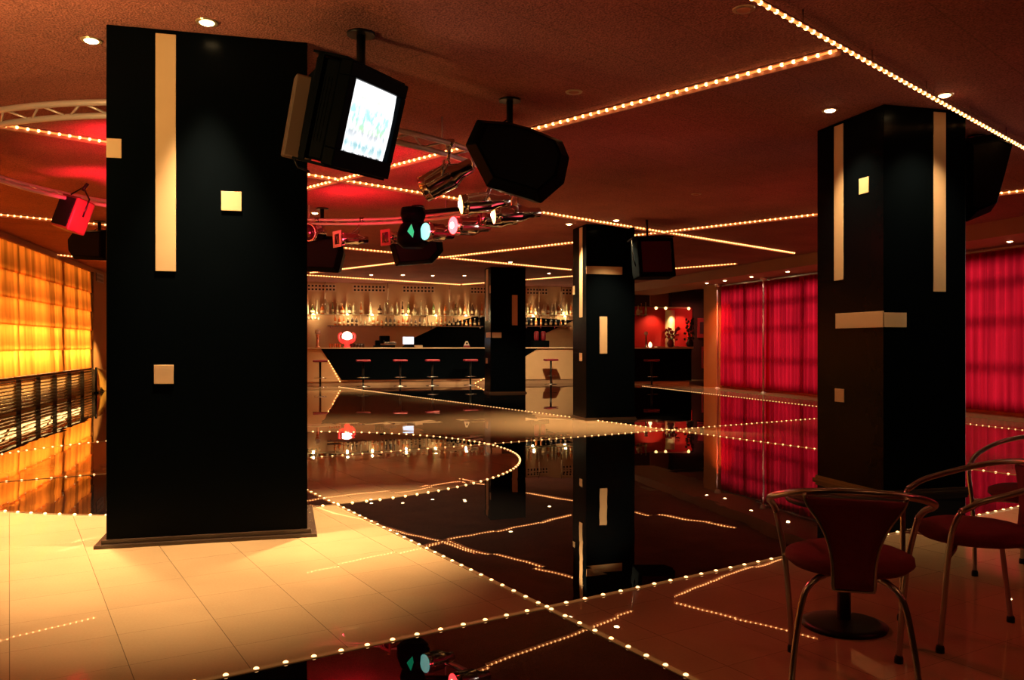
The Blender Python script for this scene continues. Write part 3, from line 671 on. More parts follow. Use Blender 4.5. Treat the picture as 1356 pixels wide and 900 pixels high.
Ri = Rm.inverted()
bm = nb(); top = Ri @ Vector((0, 0, CEIL-tvp.z)); 
pp = AT(478, 44, CEIL); top = Ri @ (pp-tvp); low = Ri @ (Vector((pp.x, pp.y, tvp.z+.18))-tvp)
cyl(bm, top, low, .028, .028, 10); cyl(bm, top, Ri @ (pp-tvp-Vector((0, 0, .015))), .09, .09, 14)
obj('pole', bm, BRACKET, t)
bm = nb(); bx(bm, -.375, .36, .02, .25, .30, .315); bx(bm, -.375, .36, .02, .25, -.335, -.32); bx(bm, -.375, -.362, .17, .21, -.33, .31); obj('cradle', bm, CASE, t)
# speaker leaning at the column behind the television
p = PX(399, 156, 5.22); t = thing('loudspeaker', 'narrow brown-grey loudspeaker mounted on widest column side behind the bright television', 'loudspeaker', p, 0, rot=(math.radians(10), math.radians(9), -TH+math.radians(20)))
bm = nb(); bx(bm, -.075, .10, -.05, .16, -.25, .25, bevel=.012); obj('cabinet', bm, mat('taupe_case', (.13, .08, .055), .6), t)
bm = nb(); tube(bm, [(.0, -.06, -.26), (.03, -.05, -.30), (.1, 0, -.31)], .008, 6); obj('cable', bm, BRACKET, t); bm = nb(); bx(bm, .06, .14, .1, .2, -.04, .04); obj('bracket', bm, BRACKET, t)

# ------------------------------------------------------------------ bar
BV = 26.0
bar = thing('bar_counter', 'long bar counter with slanted black front panel between beige panels', 'bar counter', (3, BV, 0))
def poly_px(pts, v): return [ONV(x, y, v) for x, y in pts]
def uvpoly(bm, pts, v0, v1, ox=0): prism(bm, [(x-ox, z) for x, z in pts], v0, v1)
BH = 1.16
bm = nb(); bx(bm, U0+.02-3, 9.8-3, .03, .5, .13, BH-.04); obj('carcass', bm, BARFRONT, bar)
xa = ONV(425, 462, BV)[0]; xb = ONV(452, 503, BV)[0]; xc = ONV(712, 459, BV)[0]; xd = ONV(696, 474, BV)[0]
zd = ONV(696, 474, BV)[1]
bm = nb(); uvpoly(bm, [(xa, BH-.04), (xb, .18), (xd-.1, .18), (xd-.1, zd), (xc, BH-.04)], -.0, .028, 3); obj('black_panel', bm, BLACK, bar)
bm = nb(); bx(bm, U0+.02-3, 9.8-3, -.06, .56, BH-.035, BH, bevel=.005); obj('worktop', bm, COUNTER, bar)
bm = nb(); bx(bm, U0+.05-3, 9.75-3, .06, .42, 0, .13); obj('kick_plate', bm, KICK, bar)
# bulbs along the slanted joint
def short_string(a, b_, v, n, label):
    t = thing('light_string', label, 'light string', (0, 0, 0)); A = Vector((a[0], v, a[1])); B = Vector((b_[0], v, b_[1])); t.location = (A+B)/2
    bm = nb(); tube(bm, [(A-B)/2, (B-A)/2], .003, 6); obj('tube', bm, TUBE, t)
    bm = nb(); lathe(bm, [(.008, -.012), (.014, 0), (.008, .012)], 8); first = obj('bulb', bm, BULB, t)
    for k in range(n):
        c = first if k == 0 else first.copy()
        if k: COL.objects.link(c); c.parent = t
        c.location = (A-B)/2+(B-A)*(k+.5)/n
short_string((ONV(434, 476, BV)[0], ONV(434, 476, BV)[1]), (xb-.02, .10), BV-.025, 9, 'short string of bulbs down the slanted left edge of the black bar front')
short_string(ONV(624, 510, BV), ONV(642, 500, BV), BV-.025, 5, 'short string of bulbs at bar foot just left of farthest column')
# second counter at the right
bar2 = thing('bar_counter', 'black end counter with flowers on top, right of the middle column', 'bar counter', (11.3, 24.5, 0))
bm = nb(); bx(bm, -1.4, 1.25, 0, .55, .10, 1.12, bevel=.01); obj('carcass', bm, BLACK, bar2)
bm = nb(); bx(bm, -1.45, 1.3, -.05, .6, 1.12, 1.16, bevel=.005); obj('worktop', bm, COUNTER, bar2)
bm = nb(); bx(bm, -1.35, 1.2, .06, .5, 0, .10); obj('kick_plate', bm, KICK, bar2)
# black angular panel on the back wall
t = obj('wall_panel', (lambda bm: (uvpoly(bm, [ONV(520, 470, V1), ONV(545, 448.5, V1), (ONV(578, 433, V1)), (ONV(628, 419, V1)), (ONV(700, 420, V1)), (ONV(760, 424, V1)), (ONV(722, 441, V1)), ONV(722, 470, V1)], V1-.03, V1-.002), bm)[1])(nb()), BLACK)
tag(t, 'black angular panel on the bar back wall below the bottles', 'wall panel')
# glass shelves and bottles
V_S = V1-.30
def shelf(p0, p1, y, m, label, thick=.012):
    a, z = ONV(p0, y, V_S); b_, _ = ONV(p1, y, V_S); t = thing('shelf', label, 'shelf', ((a+b_)/2, V_S+.14, z))
    w = (b_-a)/2; bm = nb(); bx(bm, -w, w, -.14, .15, -thick, 0); obj('board', bm, m, t)
    bm = nb()
    for k in range(4): x = -w+.1+(2*w-.2)*k/3; bx(bm, x-.015, x+.015, -.10, .15, -.05-thick, -thick)
    obj('support', bm, STEEL, t)
    return a, b_, z
ZSH = ONV(500, 415, V_S)[1]
sa, sb, sz = shelf(404, 641, 415.5, SHELFG, 'upper lit glass shelf left of the farthest column')
sa2, sb2, sz2 = shelf(694, 760, 416, SHELFG, 'upper lit glass shelf between farthest and middle columns')
sa3, sb3, sz3 = shelf(838, 858, 416.5, SHELFG, 'upper lit glass shelf right of the middle column')
la, lb_, lz = shelf(434, 640, 430.5, SHELFD, 'lower dark shelf under the long upper glass shelf', .03)
la2, lb2, lz2 = shelf(694, 757, 431, SHELFD, 'lower dark shelf between farthest and middle columns', .03)
def puck(px, n):
    x, _ = ONV(px, 418, V_S); t = thing('shelf_lamp', 'small bright shelf lamp under the bottles, '+n, 'lamp', (x, V_S+.0, ZSH-.012), 0, 'lamps under the upper bottle shelf')
    bm = nb(); lathe(bm, [(.05, -.03), (.055, -.015), (.055, 0)], 12); obj('housing', bm, STEEL, t)
    bm = nb(); lathe(bm, [(.042, -.036), (.045, -.031)], 12); obj('lens', bm, PUCK, t)
    point((x, V_S-.10, ZSH+.06), 7, (1, .74, .36), .03); point((x, V_S+.03, ZSH-.10), 6, (1, .74, .36), .03)
for px, n in ((415, 'nearest the widest column'), (460, 'above the red glowing lamp'), (493, 'left of till machines'), (538, 'above the till screen'), (577, 'above the second stool from the far column'), (617, 'beside the farthest column'), (706, 'right of the farthest column'), (748, 'left of the middle column')): puck(px, n)
for px, lab in ((430.5, 'metal shelf rod hanging over the red glowing lamp side'), (513.5, 'metal shelf rod hanging left of the till screen'), (595, 'metal shelf rod hanging near farthest column'), (713.5, 'metal shelf rod hanging right of farthest column'), (743, 'metal shelf rod hanging near the middle column')):
    x, _ = ONV(px, 400, V_S); t = thing('shelf_rod', lab, 'rod', (x, V_S-.02, CEIL), 0, 'rods holding the bottle shelf')
    bm = nb(); cyl(bm, (0, 0, 0), (0, 0, ZSH-CEIL), .009, .009, 8); obj('rod', bm, STEEL, t)
    bm = nb(); cyl(bm, (0, -.03, -.55), (0, -.03, -.18), .02, .035, 10); obj('spot_head', bm, COUNTER, t)
def bottle_mesh(kind, glass):
    bm = nb()
    P = {'tall': [(.036, 0), (.038, .01), (.038, .19), (.03, .225), (.014, .26), (.013, .31)], 'round': [(.05, 0), (.062, .05), (.06, .12), (.03, .16), (.014, .19), (.014, .26)],
         'square': [(.045, 0), (.047, .01), (.047, .17), (.04, .195), (.015, .215), (.015, .27)], 'slim': [(.03, 0), (.031, .01), (.030, .16), (.014, .24), (.012, .34)], 'short': [(.04, 0), (.042, .01), (.042, .11), (.02, .15), (.014, .17), (.014, .2)]}[kind]
    lathe(bm, P, 10, mi=0); h = P[-1][1]; r = P[-1][0]
    lathe(bm, [(r+.003, h-.02), (r+.004, h), (r+.003, h+.018)], 8, mi=2); zr = P[1][0]+.0012
    lathe(bm, [(zr, P[-1][1]*.16), (zr, P[-1][1]*.40)], 10, mi=1)
    me = bpy.data.meshes.new('bottle'); bmesh.ops.recalc_face_normals(bm, faces=bm.faces[:]); bm.to_mesh(me); bm.free()
    for x in (glass, LABELM, CAPM): me.materials.append(x)
    return me
BM = {(k, c): bottle_mesh(k, g) for k in ('tall', 'round', 'square', 'slim', 'short') for c, g in (('clear', GLASS_C), ('amber', GLASS_A), ('green', GLASS_G), ('dark', GLASS_D))}
ORD = ['first', 'second', 'third', 'fourth', 'fifth', 'sixth', 'seventh', 'eighth', 'ninth', 'tenth', 'eleventh', 'twelfth', 'thirteenth', 'fourteenth', 'fifteenth', 'sixteenth', 'seventeenth', 'eighteenth', 'nineteenth', 'twentieth',
       'twenty-first', 'twenty-second', 'twenty-third', 'twenty-fourth', 'twenty-fifth', 'twenty-sixth', 'twenty-seventh', 'twenty-eighth', 'twenty-ninth', 'thirtieth', 'thirty-first', 'thirty-second', 'thirty-third', 'thirty-fourth', 'thirty-fifth', 'thirty-sixth']
WRD = {'tall': 'tall', 'round': 'round-bodied', 'square': 'square-shouldered', 'slim': 'slim', 'short': 'short'}
def bottles(pxs, y, z, where, group, kinds, cols, v, s=1.2):
    for i, px in enumerate(pxs):
        x, _ = ONV(px, y, v); k = kinds[i % len(kinds)]; c = cols[(i*5+i//3) % len(cols)]
        o = bpy.data.objects.new('bottle', BM[(k, c)]); COL.objects.link(o); o.location = (x, v, z); o.scale = (s, s, s*(.92+.2*random.random()))
        tag(o, '%s %s bottle, %s from left %s' % (c, WRD[k], ORD[i], where), 'bottle', group)
ux = [407, 413.5, 420, 427, 434, 440.5, 446.5, 453, 458.5, 463, 468.5, 478, 490.5, 503, 509.5, 518.5, 525.5, 533, 541, 548.5, 557.5, 564.5, 574, 582, 589.5, 598, 603, 609, 615, 620.5, 625.5, 631.5, 638]
bottles(ux, 415, sz, 'on the long upper shelf', 'bottles on the long upper shelf', ['tall', 'round', 'slim', 'square', 'tall', 'slim'], ['clear', 'clear', 'amber', 'clear', 'clear', 'green', 'dark'], V_S+.07)
bottles([698, 703, 709.5, 720, 725.5, 731, 735.5, 739.5, 745, 750.5, 756], 415, sz2, 'on upper shelf between the far and middle columns', 'bottles on the upper shelf between columns', ['tall', 'slim', 'square', 'round', 'tall'], ['clear', 'amber', 'clear', 'dark'], V_S+.07)
bottles([845, 849, 855], 415, sz3, 'on upper shelf right of middle column', 'bottles on the upper shelf right of the middle column', ['round', 'tall', 'slim'], ['clear', 'amber'], V_S+.07)
bottles([444+5.6*i for i in range(35)], 430, lz, 'on the lower shelf', 'bottles on the lower shelf', ['tall', 'square', 'slim', 'short'], ['amber', 'dark', 'clear', 'amber', 'dark'], V_S+.07, .95)
bottles([697+6.5*i for i in range(9)], 430, lz2, 'on lower shelf between the far and middle columns', 'bottles on the lower shelf between columns', ['tall', 'short', 'square'], ['dark', 'amber', 'dark'], V_S+.07, .95)
# wine glasses hanging under the upper shelf
def wineglass(bm, up=1):
    lathe(bm, [(.03, 0), (.004, .006*1), (.004, .07), (.03, .10), (.036, .14), (.03, .17)], 10)
bm = nb(); wineglass(bm); wg = bpy.data.meshes.new('wine_glass'); bm.to_mesh(wg); bm.free(); wg.materials.append(GLASS_C)
for i, px in enumerate((408, 413, 418, 423)):
    x, _ = ONV(px, 420, V_S); o = bpy.data.objects.new('wine_glass', wg); COL.objects.link(o); o.location = (x, V_S+.05, sz-.012); o.rotation_euler = (PI, 0, 0)
    tag(o, 'upturned wine glass under upper shelf, %s from widest column' % ORD[i], 'glass', 'wine glasses hanging under the upper shelf')
# things on the counter
CV = BV+.25
def cx_(px): return ONV(px, 459, CV)[0]
t = thing('beer_tap', 'tall brass beer tap at left end of the long bar counter', 'beer tap', (cx_(420.5), CV, BH)); bm = nb(); lathe(bm, [(.10, 0), (.06, .03), (.035, .05), (.035, .34), (.05, .37), (.05, .40)], 12); obj('column_body', bm, mat('copper', (.7, .3, .15), .3, .8), t)
bm = nb(); lathe(bm, [(.05, .41), (.085, .45), (.085, .51), (.04, .55)], 12); obj('badge', bm, WHITE, t); bm = nb(); tube(bm, [(0, -.03, .3), (0, -.12, .29), (0, -.13, .22)], .012, 6); obj('spout', bm, STEEL, t)
t = thing('red_lamp', 'round glowing lamp in red winged holder on the long bar counter', 'lamp', (cx_(459.5), CV, BH))
bm = nb(); lathe(bm, [(.09, 0), (.11, .02), (.06, .06), (.10, .12), (.17, .2), (.19, .27)], 16); obj('cup', bm, REDGLASS, t)
bm = nb(); bmesh.ops.create_uvsphere(bm, u_segments=18, v_segments=12, radius=.155, matrix=Matrix.Translation((0, -.06, .33))); [setattr(f, 'smooth', True) for f in bm.faces]; obj('globe', bm, BALL, t)
for s in (-1, 1): bm = nb(); tube(bm, smoothpts([(s*.12, 0, .14), (s*.22, 0, .22), (s*.24, 0, .38), (s*.16, 0, .44)], 4), .03, 8); obj('wing', bm, REDGLASS, t)
point((cx_(459.5), CV-.35, BH+.35), 3, (1, .1, .06), .1)
for i in range(14):
    x = cx_(437+i*3.2) if i < 5 else cx_(465+(i-5)*2.1)
    if i < 5 or True:
        bm = nb(); lathe(bm, [(.024, 0), (.026, .01), (.034, .12)], 8)
        o = obj('tumbler', bm, GLASS_A if i < 5 else GLASS_D, None, (x, CV+(.05 if i % 2 else -.04), BH))
        tag(o, ('tumbler on counter left of the red lamp, %s from left' % ORD[i]) if i < 5 else ('dark tumbler on counter right of the red lamp, %s from left' % ORD[i-5]), 'glass', 'tumblers on the bar counter')
t = thing('coffee_machine', 'black coffee machine on long bar counter between lamp and till screen', 'coffee machine', (cx_(508), CV, BH))
bm = nb(); bx(bm, -.30, .34, -.12, .2, 0, .07, bevel=.01); bx(bm, -.12, .18, -.1, .2, .12, .36, bevel=.02); bx(bm, -.25, -.1, -.05, .2, .05, .22, bevel=.02); obj('body', bm, CASE, t)
bm = nb(); bx(bm, .0, .38, -.13, .18, .10, .17, bevel=.01); obj('tray', bm, STEEL, t); bm = nb(); cyl(bm, (0, -.1, .2), (0, -.24, .17), .02, .014, 8); obj('handle', bm, BRACKET, t)
t = thing('till_screen', 'small bright blue-white till screen on the long bar counter', 'monitor', (cx_(540.5), CV, BH))
bm = nb(); bx(bm, -.18, .18, -.03, .03, .09, .34, bevel=.008); obj('screen_case', bm, WHITE, t); bm = nb(); bx(bm, -.165, .165, -.036, -.029, .105, .325); obj('display', bm, SCRBLUE, t)
bm = nb(); bx(bm, -.1, .1, -.06, .1, 0, .04); bx(bm, -.03, .03, -.0, .04, .04, .1); obj('stand', bm, CASE, t)
bm = nb(); bx(bm, -.12, .12, -.1, .1, 0, .07, bevel=.01); o = obj('card_box', bm, COUNTER, None, (cx_(554), CV, BH)); tag(o, 'small cream box on counter just right of the till screen', 'box')
t = thing('menu_holder', 'small white and red pointed card standing on the counter near farthest column', 'menu card', (cx_(618), CV, BH))
bm = nb(); prism(bm, [(-.11, 0), (.11, 0), (.09, .06), (-.09, .06)], -.04, .04); obj('base', bm, REDSEAT, t); bm = nb(); prism(bm, [(-.09, .06), (.09, .06), (.03, .2), (-.03, .2)], -.02, .02); obj('card', bm, WHITE, t); bm = nb(); bx(bm, -.03, .03, -.026, -.02, .10, .15); obj('emblem', bm, BLACK, t)
t = thing('red_machine', 'red twin-headed drinks machine behind the counter beside farthest column', 'drinks machine', (ONV(712, 459, CV+.3)[0], CV+.0, BH))
bm = nb(); bx(bm, -.28, .28, -.1, .15, 0, .22, bevel=.02); obj('base', bm, CASE, t)
for s in (-.13, .1): bm = nb(); lathe(bm, [(.06, .22), (.085, .26), (.085, .48), (.05, .52)], 12, Matrix.Translation((s, 0, 0))); obj('tank', bm, REDSEAT, t)
# on the right counter
C2 = 24.75
def c2(px): return ONV(px, 458, C2)[0]
t = thing('beer_tap', 'slim beer tap on the end counter right of the middle column', 'beer tap', (c2(855.5), C2, 1.16)); bm = nb(); lathe(bm, [(.06, 0), (.025, .03), (.025, .4)], 10); obj('column_body', bm, STEEL, t); bm = nb(); lathe(bm, [(.05, .40), (.065, .44), (.04, .5)], 10); obj('badge', bm, WHITE, t)
def bouquet(px, label, h, r, flower, n, seed):
    rnd = random.Random(seed); t = thing('flower_vase', label, 'vase of flowers', (c2(px), C2, 1.16))
    bm = nb(); lathe(bm, [(.05, 0), (.10, .05), (.12, .14), (.07, .22), (.08, .25)], 14); obj('vase', bm, GLASS_D if flower is LEAF else REDSEAT, t)
    bm = nb()
    for k in range(n):
        a = rnd.random()*2*PI; rr = r*math.sqrt(rnd.random()); z = .25+(h-.25)*rnd.random(); tip = Vector((rr*math.cos(a), rr*math.sin(a)*.6, z))
        tube(bm, [(0, 0, .2), tip*.5+Vector((0, 0, .1)), tip], .004, 4)
        fb = nb()
        for j in range(1):
            M = Matrix.Translation(tip+Vector((rnd.uniform(-.03, .03), rnd.uniform(-.03, .03), rnd.uniform(-.03, .03)))) @ Euler((rnd.random()*6, rnd.random()*6, 0)).to_matrix().to_4x4()
            lathe(fb, [(.004, -.006), (.05, .012), (.03, .02), (.004, .008)], 7, M)
        obj('bloom' if flower is REDFLOWER else 'leaf', fb, flower, t)
    obj('stems', bm, LEAF, t)
bouquet(888, 'red flowers in a red vase on the end counter before the lit pillar', .62, .26, REDFLOWER, 30, 3)
bouquet(913.5, 'tall dark plant in vase at the right end of the end counter', .9, .18, LEAF, 34, 4)
for px, w, lab in ((871, .12, 'left'), (904, .26, 'right')):
    bm = nb(); bx(bm, -w, w, -.12, .12, 0, .025, bevel=.005); o = obj('tray', bm, WHITE, None, (c2(px), C2-.12, 1.16)); tag(o, 'white tray on end counter, %s of the red flowers' % lab, 'tray')
bm = nb(); lathe(bm, [(.03, 0), (.06, .05), (.05, .12), (.01, .17)], 10); o = obj('candle_lamp', bm, mat('candle', (1, .8, .5), .4, emit=(1, .6, .25), es=5), None, (c2(861), C2, 1.16)); tag(o, 'small glowing candle lamp on the end counter beside beer tap', 'candle')
# red backdrop, pillar, picture wall
a = ONV(838, 430, 27.4)[0]; b_ = ONV(917, 430, 27.4)[0]
struct('trim_3', [(a, b_, 27.42, 27.59, 1.1, ONV(880, 406.5, 27.4)[1])], REDWALL)
struct('trim_4', [(a-.1, b_+.02, 27.40, 27.59, 0, 1.09), (b_+.02, UB, 27.40, 27.59, 0, CEIL), (a-.1, b_+.02, 27.36, 27.41, ONV(880, 406, 27.4)[1], CEIL)], WALLDARK)
x0 = ONV(861, 400, 27.3)[0]; x1 = ONV(885, 400, 27.3)[0]; bm = nb(); bx(bm, x0, x1, 27.28, 27.35, ONV(870, 405, 27.3)[1], ONV(870, 384, 27.3)[1]); o = obj('wall_panel', bm, BROWNPANEL); tag(o, 'plain brown panel on the wall above the lit pillar', 'wall panel')
x0 = ONV(881.5, 430, 27.2)[0]; x1 = ONV(893, 430, 27.2)[0]; bm = nb(); cyl(bm, ((x0+x1)/2, 27.2, 0), ((x0+x1)/2, 27.2, 2.45), (x1-x0)/2, (x1-x0)/2, 24); o = obj('round_pillar', bm, INLAY); tag(o, 'round cream pillar lit from above behind the end counter', 'pillar')
spot(((x0+x1)/2-.05, 26.8, 2.5), ((x0+x1)/2, 27.2, .9), 60, 60, .7, (1, .75, .35))
x0 = ONV(866, 408, 27.0)[0]; x1 = ONV(912, 405, 27.0)[0]; zt = ONV(890, 407, 27.0)[1]
t = thing('spot_rail', 'horizontal lamp rail with three small globes above the end counter', 'lamp rail', ((x0+x1)/2, 27.0, zt)); w = (x1-x0)/2
bm = nb(); bx(bm, -w, w, -.03, .03, -.03, .02); obj('rail', bm, COUNTER, t); bm = nb(); cyl(bm, (0, 0, .02), (0, 0, CEIL-zt), .012, .012, 8); obj('rod', bm, BRACKET, t)
for s in (-.9, -.35, .98): bm = nb(); bmesh.ops.create_uvsphere(bm, u_segments=12, v_segments=8, radius=.05, matrix=Matrix.Translation((s*w, -.03, -.03))); obj('globe', bm, YELLAMP, t)
spot((x0+.2, 26.95, zt-.1), (x0, 27.5, 1.2), 45, 100, .8, (1, .35, .15)); spot((x1, 26.95, zt-.1), (x1-.3, 27.5, 1.2), 45, 100, .8, (1, .35, .15))
for (px, py, wpx, hpx, lab) in ((929, 434, 12, 27, 'upper framed picture on the dark wall left of orange pier'), (932.5, 473, 7, 30, 'lower narrow framed picture on the dark wall left of orange pier')):
    x, z = ONV(px, py, 27.35); k = 28.9/F
    t = thing('framed_picture', lab, 'picture', (x, 27.37, z), 0); w = wpx*k/2; h = hpx*k/2
    bm = nb(); bx(bm, -w, w, -.03, .02, -h, h, bevel=.008); obj('mount', bm, PICM, t); bm = nb(); bx(bm, -w*.5, w*.5, -.036, -.03, -h*.6, h*.6); obj('print', bm, PICI, t)
spot((14.2, 25.9, 3.1), (14.4, 27.4, 1.5), 25, 80, .8, (1, .35, .25))

# ------------------------------------------------------------------ bar stools
st = thing('bar_stool', 'x', 'bar stool', (0, 0, 0))
bm = nb(); bx(bm, -.21, .21, -.16, .16, .735, .80, bevel=.025); obj('seat', bm, REDSEAT, st)
bm = nb(); lathe(bm, [(.2, 0), (.2, .012), (.05, .03)], 20); obj('base', bm, STEEL, st)
bm = nb(); cyl(bm, (0, 0, .02), (0, 0, .735), .028, .035, 12); obj('column_post', bm, BRACKET, st)
bm = nb(); tube(bm, [(.17*math.cos(a*PI/10), -.05-.15*math.sin(a*PI/10), .27) for a in range(11)], .011, 6); tube(bm, [(-.17, -.05, .27), (0, 0, .27), (.17, -.05, .27)], .009, 6); obj('footrest', bm, STEEL, st)
SV = BV-.55
labs = [(424, 'red-seated bar stool at far left against the beige bar end'), (481, 'leftmost red bar stool in front of the black bar front'), (530, 'second red bar stool from left before the black bar front'), (572.5, 'third red bar stool from left before the black bar front'), (623, 'red bar stool just left of the farthest column'), (729.5, 'red bar stool alone between the farthest and middle columns')]
for i, (px, lab) in enumerate(labs):
    loc = (ONV(px, 512, SV)[0], SV, 0)
    if i == 0: st.location = loc; st['label'] = lab; st['group'] = 'bar stools along the bar'
    else: dup(st, loc, (0, 0, 0), lab)
dup(st, (ONV(863, 510, 23.9)[0], 23.9, 0), (0, 0, 0), 'dark red bar stool at the end counter right of middle column')

# ------------------------------------------------------------------ curtains and posts
cl = ['far', 'second', 'third', 'fourth', 'nearest']
clab = ['red curtain hanging between the orange pier and the slim bright post', 'red curtain hanging between slim bright post and the column behind the chairs', 'red curtain hidden mostly behind the column behind the chairs',
        'red curtain hanging right of the column behind the chairs', 'red curtain at the right edge nearest the camera']
for i in range(5):
    b_, a = POSTV[i]+.04, POSTV[i+1]-.04; n = int((b_-a)/.02); bm = nb(); rows_ = []
    rnd = random.Random(i); ph = rnd.random()*6; cyv = (a+b_)/2
    for k in range(n+1):
        y = a+(b_-a)*k/n; f_ = math.sin(y*2*PI/.19+1.1*math.sin(y*2.3+ph)); d0 = .022*f_; d1 = .04*math.sin(y*2*PI/.19+1.1*math.sin(y*2.3+ph)+.3*math.sin(y*5))+.015*math.sin(y*3.1)
        rows_.append([bm.verts.new((d0*(1-t_)+d1*t_, y-cyv, 2.90*(1-t_)+(.075)*t_)) for t_ in (0, .3, .65, 1)])
    for A, B in zip(rows_, rows_[1:]):
        for j in range(3): f = bm.faces.new((A[j], B[j], B[j+1], A[j+1])); f.smooth = True
    o = obj('curtain', bm, CURTAIN, None, (CU, cyv, 0)); tag(o, clab[i], 'curtain', 'red curtains along the right wall')
t = thing('curtain_rail', 'thin metal curtain rail along the top of the red curtains', 'curtain rail', (CU, (POSTV[0]+POSTV[-1])/2, 2.935)); L_ = POSTV[0]-POSTV[-1]
bm = nb(); bx(bm, -.02, .02, -L_/2, L_/2, -.02, .015); obj('track', bm, STEEL, t)
for k in range(14): bm = nb(); bx(bm, -.008, .008, -L_/2+.2+k*(L_-.4)/13-.01, -L_/2+.2+k*(L_-.4)/13+.01, .015, .045); obj('ceiling_clip', bm, STEEL, t)
plabs = ['slim white post at the left edge of the red curtains', 'slim white post between two red curtains left of right column', None, 'slim white post just right of the column behind the chairs', None]
for v, lab in zip(POSTV, plabs):
    if not lab: continue
    t = thing('slim_post', lab, 'post', (CU-.14, v, 0), 0, 'slim posts along the curtains')
    bm = nb(); cyl(bm, (0, 0, 0), (0, 0, 2.98), .024, .024, 16); obj('pole', bm, mat('post_paint', (.55, .22, .18), .45), t); bm = nb(); lathe(bm, [(.09, 2.98), (.085, 2.94), (.036, 2.90)], 16); lathe(bm, [(.07, 0), (.065, .015), (.036, .03)], 16); obj('collar', bm, WHITE, t)
    spot((CU-.22, v, 2.96), (CU-.14, v, 2.55), 10, 50, .9, (1, .85, .65))

# ------------------------------------------------------------------ bistro chairs and table
ch = thing('bistro_chair', 'x', 'chair', (0, 0, 0))
rail = [(-.262, .17, .585), (-.275, .10, .625), (-.285, .0, .655), (-.27, -.12, .69), (-.20, -.215, .722), (-.10, -.262, .738), (0, -.272, .742), (.10, -.262, .738), (.20, -.215, .722), (.27, -.12, .69), (.285, .0, .655), (.275, .10, .625), (.262, .17, .585)]
bm = nb(); tube(bm, smoothpts(rail, 5), .0125, 10); obj('armrest_rail', bm, CHAIRTUBE, ch)
for s in (-1, 1):
    bm = nb(); tube(bm, smoothpts([(s*.262, .17, .585), (s*.25, .195, .52), (s*.228, .205, .40), (s*.21, .215, .2), (s*.20, .225, .012)], 4), .0115, 10); lg = obj('leg', bm, CHAIRTUBE, ch); bm = nb(); lathe(bm, [(.017, 0), (.017, .02), (.0135, .03)], 10, Matrix.Translation((s*.20, .225, 0))); obj('foot_cap', bm, BRACKET, lg)
    bm = nb(); tube(bm, smoothpts([(s*.03, -.02, .415), (s*.07, -.10, .415), (s*.12, -.165, .405), (s*.165, -.20, .35), (s*.195, -.235, .18), (s*.21, -.262, .012)], 5), .0115, 10); lg = obj('leg', bm, CHAIRTUBE, ch); bm = nb(); lathe(bm, [(.017, 0), (.017, .02), (.0135, .03)], 10, Matrix.Translation((s*.21, -.262, 0))); obj('foot_cap', bm, BRACKET, lg)
bm = nb(); tube(bm, smoothpts([(-.228, .20, .40), (-.12, .13, .412), (0, .10, .415), (.12, .13, .412), (.228, .20, .40)], 4), .010, 8); obj('seat_frame', bm, CHAIRTUBE, ch)
bm = nb(); lathe(bm, [(.14, .42), (.205, .425), (.228, .445), (.225, .468), (.19, .483), (.10, .490), (.02, .492)], 32, Matrix.Translation((0, .0, 0)), sx=1.0, sy=.98); obj('seat', bm, REDFAB, ch)
# vase-shaped back panel
prof = [(.395, .062), (.44, .063), (.49, .066), (.54, .074), (.59, .09), (.64, .115), (.69, .148), (.715, .162)]
bm = nb(); G = []
for z, w in prof:
    y = -.215-(z-.395)*.16; G.append([[bm.verts.new((w*s, y-.010-.012*(1-s*s)*0+dy*(1-.0), z)) for s in (-1, -.5, 0, .5, 1)] for dy in (-.006, .022)])
for A, B in zip(G, G[1:]):
    for i in range(4):
        for j in (0, 1): f = bm.faces.new((A[j][i], A[j][i+1], B[j][i+1], B[j][i])); f.smooth = True
    for i in (0, 4): bm.faces.new((A[0][i], A[1][i], B[1][i], B[0][i]))
for R_ in (G[0], G[-1]):
    for i in range(4): bm.faces.new((R_[0][i], R_[0][i+1], R_[1][i+1], R_[1][i]))
obj('backrest', bm, REDFAB, ch)
bm = nb(); y_ = lambda z: -.217-(z-.395)*.16
side = [(.165, y_(.73), .73)] + [(w+.004, y_(z), z) for z, w in prof[::-1][1:]] + [(.05, y_(.39), .388)]
tube(bm, smoothpts(side + [(-x, y, z) for x, y, z in side[::-1]], 3), .008, 8); obj('back_frame', bm, CHAIRTUBE, ch)
def facing(X, Z): d = DIR(X, Z); return (0, 0, math.atan2(-d.x, d.y))
ch.location = W(1.262, 3.17, 0); ch.rotation_euler = facing(.30, .95)
GCH = 'metal bistro chairs at the lower right'
ch['label'] = 'metal and red bistro chair seen from behind, nearest the camera'; ch['group'] = GCH
dup(ch, W(1.975, 3.62, 0), facing(-1, .06), 'bistro chair seen side-on, cut by the right edge, facing left', GCH)
dup(ch, W(2.80, 4.52, 0), facing(-.75, -.45), 'farthest bistro chair, mostly hidden behind the side-on chair', GCH)
tb = thing('bistro_table', 'low round black pedestal table in front of the nearest bistro chair', 'table', W(1.475, 3.76, 0))
bm = nb(); lathe(bm, [(.225, .545), (.245, .55), (.25, .56), (.245, .572), (.225, .575)], 40); obj('tabletop', bm, TABLETOP, tb)
bm = nb(); cyl(bm, (0, 0, .03), (0, 0, .545), .03, .03, 16); obj('pedestal', bm, CHAIRTUBE, tb)
bm = nb(); lathe(bm, [(.18, 0), (.185, .012), (.15, .022), (.04, .035)], 32); obj('base', bm, TABLETOP, tb)

